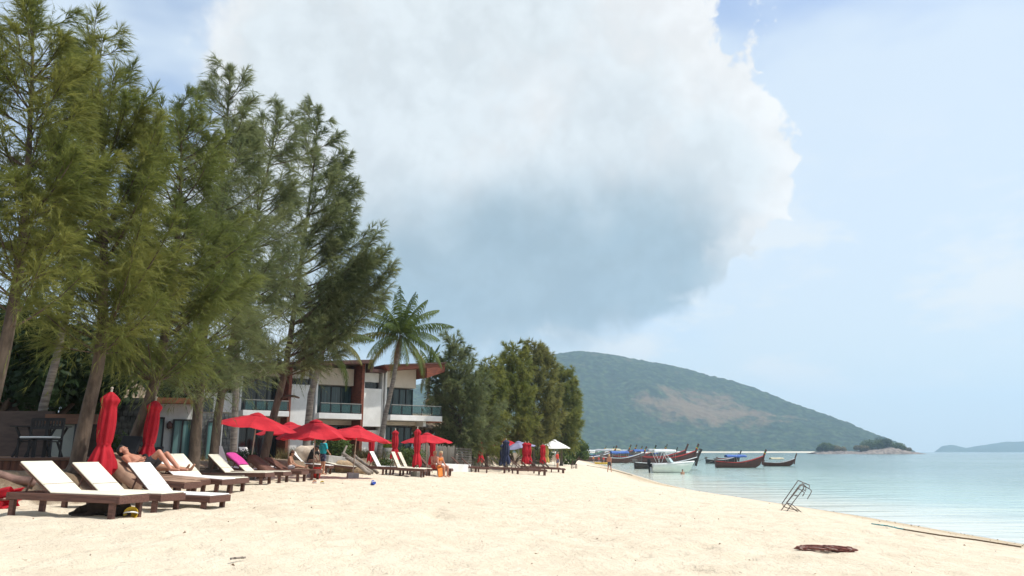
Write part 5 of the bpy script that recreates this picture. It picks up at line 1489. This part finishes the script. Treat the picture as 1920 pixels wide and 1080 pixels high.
sb = person('sunbather lying with raised knees on the tan towelled lounger', L4.location, L4.rotation_euler.z, lie(28), SKIN_RED, HAIR_D, [('shorts', GREYC)], 1.0, 0.012)
L4b = lounger(306, 912, -8, 'lounger hidden behind the sunbather, holding a second sunbather', 'tan', 34, group=G1, Y=17.9)
person('second sunbather resting behind the first one', L4b.location, L4b.rotation_euler.z, lie(34, raised=False), SKIN, HAIR_D, [('bikini_top', BLACKC), ('bikini_bottom', BLACKC)], 0.95, 0.016)
q = gnd(606, 33.2)
BOY = dict(STAND, elL=(-.22, -.06, 1.14), wrL=(-.14, -.24, 1.0), knR=(.12, -.06, .49), anR=(.13, .08, .09), toR=(.14, -.07, .03), head=(0, -.05, 1.585))
person('boy in turquoise top and patterned navy shorts standing by a parasol pole', (q[0], q[1], q[2] + .08), 2.4, BOY, SKIN, HAIR_D, [('shirt', TURQ), ('shorts', NAVY)], 0.92)
KNEEL = dict(SIT, waist=(0, -.02, .26), chest=(0, -.14, .43), neck=(0, -.26, .56), head=(0, -.36, .65), shL=(-.17, -.2, .53), shR=(.17, -.2, .53), elL=(-.2, -.36, .34), elR=(.2, -.36, .34), wrL=(-.1, -.46, .14), wrR=(.1, -.46, .14),
             knL=(-.15, -.40, .06), knR=(.15, -.40, .06), anL=(-.12, .02, .02), anR=(.12, .02, .02), toL=(-.12, .16, .0), toR=(.12, .16, .0))
p_ = L11.matrix_basis @ Vector((0.98, 0.0, 0.38))
person('dark-haired woman in a black top kneeling on a white lounger', p_, 1.2, KNEEL, SKIN_DARK, HAIR_D, [('shirt', BLACKC), ('bikini_bottom', BLACKC)], 1.0, long_hair=True)
p_ = L10.matrix_basis @ Vector((0.95, 0.0, 0.34))
person('child in a brown cap sitting on a lounger', p_, 1.57, dict(SIT, anL=(-.12, -.80, .06), anR=(.12, -.80, .06), toL=(-.13, -.85, .18), toR=(.13, -.85, .18), knL=(-.12, -.42, .14), knR=(.12, -.42, .14)), SKIN, HAIR_D, [('shorts', WHITET)], 0.72, hat=BROWNCLOTH)
for px, Y, hr, lb, wr in [(814, 39.0, HAIR_B, 'sunburnt person seated beside the parasol pole, leaning forward', [('shorts', REDC)]), (825, 38.6, HAIR_B, 'blond person seated with an orange towel over the knees', [('shorts', ORANGE), ('bikini_top', ORANGE)])]:
    q = gnd(px, Y); person(lb, (q[0], q[1], q[2] + .42), 0.9, SIT, SKIN_RED, hr, wr, 1.0, 0.018)
tw = MB()
q = Vector(gnd(826, 38.2))
Vt = [(x, 0.03 * math.sin(8 * x) - 0.02 * j, 0.46 - 0.07 * j + 0.02 * math.sin(x * 14)) for j in range(7) for x in np.linspace(-.13, .13, 9)]
to = link('towel', np_mesh('towel', np.array(Vt), grid_faces(7, 9), True), ORANGE); to.location = (q.x, q.y - .1, q.z + .03); to.rotation_euler = (0, 0, .5)
tg = to.modifiers.new('thick', 'SOLIDIFY'); tg.thickness = .02
tag(to, 'orange towel hanging down in front of the blond person', 'towel')
q = hit(1143, 886)
WALK = dict(STAND, knL=(-.1, -.12, .50), anL=(-.1, -.16, .09), toL=(-.1, -.32, .05), knR=(.1, .06, .49), anR=(.1, .26, .12), toR=(.1, .14, .03), elL=(-.24, .12, 1.13), wrL=(-.24, .10, .88), elR=(.25, -.04, 1.12), wrR=(.25, -.18, .92))
person('bare-chested man in dark shorts walking along the water edge', (q.x, q.y, q.z), 2.6, WALK, SKIN_RED, HAIR_B, [('shorts', GREYC)], 1.0, 0.02)
q = gnd(1045, 74); person('person in dark clothes standing by the white pavilion', q, 1.0, STAND, SKIN, HAIR_D, [('shirt', REDC), ('shorts', NAVY)], 1.0, 0.03)
for px, py, lb, mt in [(1113, 868, 'child in an orange shirt wading near the kayak', ORANGE), (1123, 869, 'child in a red shirt and dark shorts standing at the kayak', REDC), (1132, 869, 'child in a red life vest bending at the kayak end', RPL)]:
    q = on(px, py, 0.0); person(lb, (q.x, q.y, -.05), 0.5, STAND, SKIN, HAIR_D, [('shirt', mt), ('shorts', NAVY)], 0.85, 0.035, 'children in red by the kayak')
q = on(1280, 889, 0.0); person('swimmer with dark wet hair standing shoulder-deep beside the speedboat', (q.x, q.y, -1.22), 0.2, STAND, SKIN, HAIR_D, [('briefs', NAVY)], 1.0, 0.025)

# --- sleeping dog under the first lounger
DOGFUR = mat('dark_fur', (0.040, 0.028, 0.022), 0.9, (0.022, 0.016, 0.013), 6, 0.4, 40)
q = hit(182, 969)
dg = thing('dog', 'dark brown dog lying in the shade under the first lounger', 'dog', (q.x, q.y + .25, q.z - .02), -0.15)
g = MB()
cap(g, (.30, 0, .13), .125, (.02, 0, .15), .135); cap(g, (.02, 0, .15), .135, (-.20, -.01, .14), .115); cap(g, (-.20, -.01, .15), .09, (-.36, -.03, .12), .07)
cap(g, (-.38, -.04, .11), .072, (-.45, -.06, .085), .060); cap(g, (-.47, -.07, .07), .042, (-.56, -.10, .05), .028)
for k in (-1, 1):
    cap(g, (-.40, -.04 + .055 * k, .15), .026, (-.37, -.04 + .09 * k, .10), .014, 6)
    cap(g, (-.16, .07 * k, .07), .05, (-.26, .12 * k - .03, .035), .035); cap(g, (-.26, .12 * k - .03, .035), .033, (-.44, .13 * k - .06, .03), .026)
    cap(g, (.28, .09 * k, .10), .085, (.14, .15 * k, .06), .05); cap(g, (.14, .15 * k, .05), .038, (.30, .17 * k, .03), .03); cap(g, (.30, .17 * k, .03), .03, (.18, .19 * k, .028), .026)
cap(g, (.38, .0, .10), .035, (.52, -.12, .04), .02); cap(g, (.52, -.12, .04), .02, (.50, -.28, .03), .012)
fused('body', g, DOGFUR, dg, 0.014)

# ------------------------------------------------------------------ boats
def hull_mesh(L, W, sec, nst=26):
    """sec(s) -> half width, gunwale z, keel z; stern at x=0, bow at x=L"""
    V, Fc = [], []
    prof = [(0, 0), (.38, .10), (.72, .38), (.92, .72), (1, 1)]
    pf = [(-a, b) for a, b in reversed(prof[1:])] + prof
    n = len(pf)
    for i in range(nst):
        s = i / (nst - 1); hw, gz_, kz, xo = sec(s)
        for a, b in pf: V.append((L * s + xo * b, W * hw * a, kz + (gz_ - kz) * b))
    for i in range(nst - 1):
        for k in range(n - 1): Fc.append((i * n + k, i * n + k + 1, (i + 1) * n + k + 1, (i + 1) * n + k))
    Fc.append(tuple(range(n)))
    return V, Fc, n, nst
WOODS = {'red': mat('hull_red', (0.135, 0.052, 0.036), 0.6, (0.080, 0.036, 0.028), 1.5, 0.2, 8, stretch=(1, 4, 6)),
         'dark': mat('hull_dark', (0.055, 0.042, 0.036), 0.6, (0.035, 0.028, 0.025), 1.5, 0.2, 8, stretch=(1, 4, 6)),
         'brown': mat('hull_brown', (0.14, 0.085, 0.055), 0.6, (0.09, 0.055, 0.038), 1.5, 0.2, 8, stretch=(1, 4, 6)),
         'grey': mat('hull_grey', (0.17, 0.165, 0.16), 0.6, (0.10, 0.10, 0.10), 1.5, 0.2, 8, stretch=(1, 4, 6))}
TARP = {'blue': mat('blue_tarp', (0.05, 0.14, 0.42), 0.6, (0.04, 0.1, 0.32), 3), 'white': WHITEC, 'cream': mat('cream_tarp', (0.62, 0.55, 0.38), 0.7, (0.5, 0.44, 0.3), 3), 'grey': mat('grey_tarp', (0.4, 0.42, 0.43), 0.7)}
STRIPE = {'red': RPL, 'blue': BPL, 'white': WPL, 'green': mat('green_paint', (0.05, 0.25, 0.15), 0.5)}
ENGINE = mat('engine_metal', (0.10, 0.10, 0.10), 0.5, (0.2, 0.18, 0.15), 6)
def longtail(label, px0, px1, py, wood='red', tarp=None, stripe='red', zs=1.25, flip=False, turn=0.0, ribbons=True, prow_h=1.0):
    """stern column px0, bow column px1, waterline row py"""
    a = on(px0, py, 0.0); b = on(px1, py, 0.0)
    Lx = abs(b.x - a.x) / math.cos(turn)
    r = thing('longtail_boat', label, 'boat', (a.x, a.y, 0), turn if b.x > a.x else PI - turn, 'longtail boats moored in the bay')
    k = Lx / 10.0
    r.scale = (k, k, k * zs)
    L, W = 8.6, 0.95
    def sec(s):
        hw = (0.62 + 0.38 * math.sin(min(1, s / .45) * PI / 2)) if s < .45 else math.cos((s - .45) / .55 * PI / 2) ** .75
        g = .72 + .25 * (1 - s) ** 3 + 1.05 * max(0, (s - .35) / .65) ** 2.3
        kz = -.28 + .75 * max(0, (s - .72) / .28) ** 2
        return max(hw, .02), g, kz, .0 + .7 * max(0, (s - .6) / .4) ** 2
    V, Fc, n, nst = hull_mesh(L, W, sec)
    mb = MB(); mb.add(V, Fc, True)
    h = mb.obj('hull', WOODS[wood], r); sm = h.modifiers.new('thick', 'SOLIDIFY'); sm.thickness = .05
    for sd_ in (0, n - 1):
        pts = [Vector(V[i * n + sd_]) + Vector((0, 0, .02)) for i in range(nst)]
        MB().tube(pts, .045, 6).obj('gunwale', STRIPE[stripe], r)
    # floor boards, thwarts
    MB().box(0.1, -.55, .18, 6.4, .55, .22).obj('floor_boards', WOODS['brown'], r)
    for x in (1.6, 3.2, 4.8, 6.2):
        g_ = sec(x / L); MB().box(x - .14, -W * g_[0] * .93, g_[1] - .18, x + .14, W * g_[0] * .93, g_[1] - .13).obj('thwart', WOODS['brown'], r)
    # tall prow post
    e = sec(1.0); p0 = Vector((L + .35, 0, .45)); p1 = Vector((L + .75, 0, e[1])); p2 = Vector((L + 1.05 + .25 * prow_h, 0, e[1] + .95 * prow_h))
    MB().beam(p0, p1, .16, .34).obj('stem', WOODS[wood], r)
    pr = MB().beam(p1 - Vector((.05, 0, .1)), p2, .15, .30).obj('prow_post', WOODS[wood], r)
    if ribbons:
        for t, mt in ((.30, RPL), (.42, YEL), (.54, STRIPE['green'])):
            c_ = p1.lerp(p2, t); dd_ = (p2 - p1).normalized()
            MB().beam(c_ - dd_ * .05, c_ + dd_ * .05, .20, .36).obj('ribbon', mt, pr)
    # engine with its long shaft
    en = MB().box(-.25, -.22, 1.02, .40, .22, 1.42).obj('engine', ENGINE, r, .03)
    MB().tube([(-.1, 0, 1.15), (-2.0, 0, .55)], .04, 6).obj('propeller_shaft', ENGINE, en)
    MB().tube([(.3, .05, 1.25), (1.3, .1, 1.35)], .025, 6).obj('tiller', ENGINE, en)
    MB().tube([(0, 0, .5), (0, 0, 1.02)], .06, 6).obj('engine_post', ENGINE, en)
    if tarp:
        x0, x1, zt = 2.2, 5.6, 1.95
        Vt = []
        for x in np.linspace(x0 - .2, x1 + .2, 12):
            for t in np.linspace(-1, 1, 9): Vt.append((x, t * .95, zt - .16 * t * t - .22 * (abs(t) > .99) + .025 * math.sin(x * 3 + t * 2)))
        cn = link('canopy', np_mesh('canopy', np.array(Vt), grid_faces(12, 9), True), TARP[tarp], r)
        s2 = cn.modifiers.new('thick', 'SOLIDIFY'); s2.thickness = .03
        for x in (x0, (x0 + x1) / 2, x1):
            for sd_ in (-1, 1): MB().tube([(x, sd_ * .82, .7), (x, sd_ * .80, zt - .12)], .028, 6).obj('canopy_post', POLE, r)
    return r
longtail('red-brown longtail boat with blue canopy and the thickest raised prow', 1342, 1440, 877, 'red', 'blue', 'red')
longtail('dark red longtail boat with cream canopy moored off the blue-canopied one', 1432, 1496, 874, 'red', 'cream', 'white', prow_h=1.2, ribbons=False)
longtail('dark longtail boat half hidden behind the blue-canopied one', 1324, 1392, 869, 'dark', None, 'white', prow_h=1.1, ribbons=False)
longtail('brown longtail boat farthest out behind the blue-canopied one', 1344, 1386, 864, 'brown', None, 'red', ribbons=False)
longtail('black longtail boat passing behind the white speedboat', 1190, 1318, 879, 'dark', None, 'white', zs=0.95, prow_h=1.25, ribbons=False)
longtail('red longtail boat with white canopy just beyond the speedboat', 1204, 1313, 870, 'red', 'white', 'red')
longtail('red longtail boat with a dark raised prow behind the white canopy', 1196, 1293, 866, 'red', 'grey', 'red', ribbons=False)
longtail('grey longtail boat with blue canopy among the moored boats', 1172, 1253, 863, 'grey', 'blue', 'blue', prow_h=1.2)
longtail('red longtail boat with blue canopy nearest the children', 1128, 1216, 868, 'red', 'blue', 'white', turn=0.1)
longtail('dark red longtail boat drawn up at the shallow edge behind the walking man', 1076, 1160, 865, 'red', None, 'white', turn=0.15)
longtail('brown longtail boat lying alongside the beached red one', 1100, 1184, 863, 'brown', 'grey', 'blue', turn=-0.1)
longtail('weathered longtail boat with green rail closest to the sand', 1066, 1140, 862, 'grey', None, 'green', turn=0.2)
longtail('small dark longtail boat with white canopy in the back row near the trees', 1088, 1152, 859.5, 'dark', 'white', 'red', turn=-0.1)
longtail('brown longtail boat with grey canopy in the back row', 1138, 1206, 860, 'brown', 'grey', 'white')
longtail('red longtail boat with white canopy in the back row', 1184, 1250, 859.5, 'red', 'white', 'blue')
longtail('grey longtail boat with grey canopy farthest down the row', 1232, 1288, 858.5, 'grey', 'grey', 'white')
longtail('white-canopied brown longtail boat at the seaward end of the back row', 1258, 1314, 860.5, 'brown', 'white', 'white')
longtail('dark longtail boat with red rail in the middle of the crowded row', 1150, 1232, 865, 'dark', None, 'red', prow_h=1.2)
longtail('brown longtail boat with cream canopy in the crowded row', 1118, 1196, 860.8, 'brown', 'cream', 'red')
longtail('dark longtail boat with a blue canopy towards the far end of the row', 1210, 1272, 861.5, 'dark', 'blue', 'white', prow_h=1.2, ribbons=False)
# white speedboat
a = on(1222, 886.5, 0.0); b = on(1301, 886.5, 0.0)
sp = thing('speedboat', 'white speedboat with bimini frame and black outboard moored by the beach', 'boat', (a.x, a.y, 0), 0.06)
k = (b.x - a.x) / 5.6; sp.scale = (k, k, k * 1.35)
def ssec(s):
    hw = (0.88 + .12 * math.sin(min(1, s / .4) * PI / 2)) if s < .4 else math.cos(max(0, (s - .4)) / .6 * PI / 2) ** .6
    return max(hw, .015), .78 + .28 * s ** 1.5, -.25 + .55 * max(0, (s - .7) / .3) ** 2, .55 * max(0, (s - .5) / .5) ** 2
V, Fc, n, nst = hull_mesh(5.3, 1.05, ssec)
mb = MB(); mb.add(V, Fc, True)
GEL = mat('white_gelcoat', (0.72, 0.73, 0.66), 0.3, (0.66, 0.67, 0.60), 2)
hl = mb.obj('hull', GEL, sp); hl.modifiers.new('thick', 'SOLIDIFY').thickness = .04
for sd_ in (0, n - 1):
    MB().tube([Vector(V[i * n + sd_]) + Vector((0, 0, .015)) for i in range(nst)], .03, 6).obj('rub_rail', WPL, hl)
Vd = []
for i in range(11, nst):
    hw, g_, _, xo = ssec(i / (nst - 1))
    for t in (-1, -.5, 0, .5, 1): Vd.append((5.3 * i / (nst - 1) + xo, t * 1.05 * hw * .98, g_ + .10 * (1 - t * t)))
link('foredeck', np_mesh('foredeck', np.array(Vd), grid_faces(nst - 11, 5), True), GEL, sp)
MB().box(.15, -.85, .15, 2.4, .85, .22).obj('cockpit_floor', GEL, sp)
MB().box(.3, -.7, .23, .75, .7, .62).obj('stern_bench', GREYC, sp, .04)
MB().box(1.55, -.65, .23, 1.95, -.15, .85).obj('helm_seat', GREYC, sp, .04)
WS = mat('windscreen', (0.45, 0.55, 0.56), 0.08, (0.4, 0.5, 0.5), 2)
mbw = MB(); mbw.add([(2.45, -.85, 1.0), (2.95, -.45, .98), (2.95, .45, .98), (2.45, .85, 1.0), (2.15, -.8, 1.42), (2.5, -.4, 1.45), (2.5, .4, 1.45), (2.15, .8, 1.42)], [(0, 1, 5, 4), (1, 2, 6, 5), (2, 3, 7, 6)])
wsb = mbw.obj('windscreen', WS, sp); wsb.modifiers.new('thick', 'SOLIDIFY').thickness = .02
for s_ in (-1, 1):
    for p0, p1 in (((1.0, .92, .85), (.35, .85, 1.95)), ((1.1, .92, .85), (1.7, .85, 1.95)), ((2.3, .85, 1.3), (1.75, .85, 2.0))):
        MB().tube([(p0[0], s_ * p0[1], p0[2]), (p1[0], s_ * p1[1], p1[2])], .022, 6).obj('bimini_pole', WPL, sp)
MB().box(.2, -.9, 1.95, .75, .9, 2.02).obj('folded_bimini', WHITEC, sp, .03)
ob_ = MB().lathe([(.02, 1.35), (.20, 1.3), (.24, 1.05), (.22, .72), (.10, .66)], (-.32, 0, 0), 12).obj('outboard', BLACKPAD, sp)
MB().box(-.40, -.07, -.35, -.22, .07, .70).obj('outboard_leg', BLACKPAD, ob_, .02)
MB().box(-.2, -.25, .55, .05, .25, .85).obj('outboard_bracket', BLACKPAD, ob_, .02)
# small yellow kayak by the children
a = on(1128, 870, 0.0)
ky = thing('kayak', 'yellow and orange kayak in the shallows beside the children', 'kayak', (a.x - 1.4, a.y, .04), 0.05)
def ksec(s): return max(.02, math.sin(PI * min(.985, max(.015, s))) ** .6), .22 + .12 * (2 * s - 1) ** 2, -.08 + .1 * (2 * s - 1) ** 4, 0
V, Fc, n, nst = hull_mesh(3.2, .36, ksec, 18)
mb = MB(); mb.add(V, Fc, True); mb.obj('hull', YEL, ky).modifiers.new('thick', 'SOLIDIFY').thickness = .03
Vd = [(3.2 * i / 17, t * .36 * ksec(i / 17)[0] * .95, ksec(i / 17)[1] + .03 * (1 - t * t)) for i in range(18) for t in (-1, 0, 1)]
link('deck', np_mesh('deck', np.array(Vd), grid_faces(18, 3), True), OPL, ky)
MB().lathe([(.20, 0), (.24, .04), (.22, .05)], (1.5, 0, .25), 12).obj('cockpit_rim', BLACKPAD, ky)

# ------------------------------------------------------------------ rocky islets off the point
ISLE_ROCK = mat('islet_rock', (0.28, 0.235, 0.20), 0.9, (0.13, 0.11, 0.10), 0.35, 0.9, 0.9, bdist=0.6)
def islet(px0, px1, prof, Y, depth, seed):
    """prof: (px, py of the ground top)"""
    n, m_ = 90, 40
    pxs = np.linspace(px0, px1, n)
    top = np.interp(pxs, [p[0] for p in prof], [p[1] for p in prof])
    V = np.zeros((n, m_, 3))
    for i, pxx in enumerate(pxs):
        d0 = ray(pxx, 848); tn = ray(pxx, top[i]); hh = max(0.15, EYE + tn.z / tn.y * Y)
        for j in range(m_):
            t = j / (m_ - 1) * 2 - 1
            yy = Y + depth * t
            V[i, j] = (d0.x / d0.y * Y + 0.0, yy, hh * max(0, 1 - t * t) ** .7 - .25)
    e = np.clip(np.minimum(np.arange(n), np.arange(n)[::-1]) / 6.0, 0, 1)[:, None]
    V[..., 2] += e * (np.abs(fbm(V[..., 0] / 3.2, V[..., 1] / 3.2, 4, seed) - .47)) * 4.0 * np.clip(V[..., 2] / 3 + .3, 0, 1)
    tag(link('islet', np_mesh('islet', V.reshape(-1, 3), grid_faces(n, m_), True), ISLE_ROCK), kind='structure')
IY = 820
islet(1522, 1612, [(1522, 849), (1540, 846), (1560, 845), (1590, 846.5), (1612, 849)], IY, 16, 3)
islet(1590, 1718, [(1590, 849), (1612, 846.5), (1640, 842), (1665, 838), (1685, 843.5), (1700, 847), (1718, 849)], IY, 22, 4)
rgI = np.random.default_rng(41)
def islet_tree(lab, px, py_top, wpx, mtl, seed, pyb=845):
    s = IY / 1430.0
    x = on(px, 849, 0).x / on(px, 849, 0).y * IY
    d0 = ray(px, 848); x = d0.x / d0.y * IY
    z0 = EYE + (ray(px, pyb).z / ray(px, pyb).y) * IY; z1 = EYE + (ray(px, py_top).z / ray(px, py_top).y) * IY
    w_ = wpx * s * .62; h = (z1 - z0) * 1.12
    rg = np.random.default_rng(seed)
    lb = [(rg.uniform(-1, 1) * w_ * .75, rg.uniform(-1, 1) * w_ * .6, h * rg.uniform(.25, .80), h * .26 + w_ * .16) for _ in range(12)]
    broadleaf('islet_tree', lab, (x, IY + rg.uniform(-4, 2), z0 - .5), lb, 3000, 1.2, mtl, seed, 0.25, 'tree', 'trees on the rocky islets')
for a_ in [('dark tree crowning the smaller rocky islet', 1548, 832, 22, LEAF_MID, 1), ('low brownish tree at the seaward side of the smaller islet', 1572, 837, 32, LEAF_DRY, 2), ('rounded dark tree at the landward end of the smaller islet', 1538, 838, 14, LEAF_DARK, 8),
           ('yellow-green bush in the gap between the islets', 1612, 836, 24, LEAF_DRY, 3), ('broad green tree on the larger islet slope', 1634, 828, 36, LEAF_MID, 4), ('tallest dark tree at the top of the larger islet', 1657, 821, 28, LEAF_DARK, 5, 838), ('light green tree right of the islet top rocks', 1680, 830, 30, LEAF_MID, 6), ('small dry tree at the outer end of the larger islet', 1697, 838, 20, LEAF_DRY, 7, 847)]:
    islet_tree(*a_)
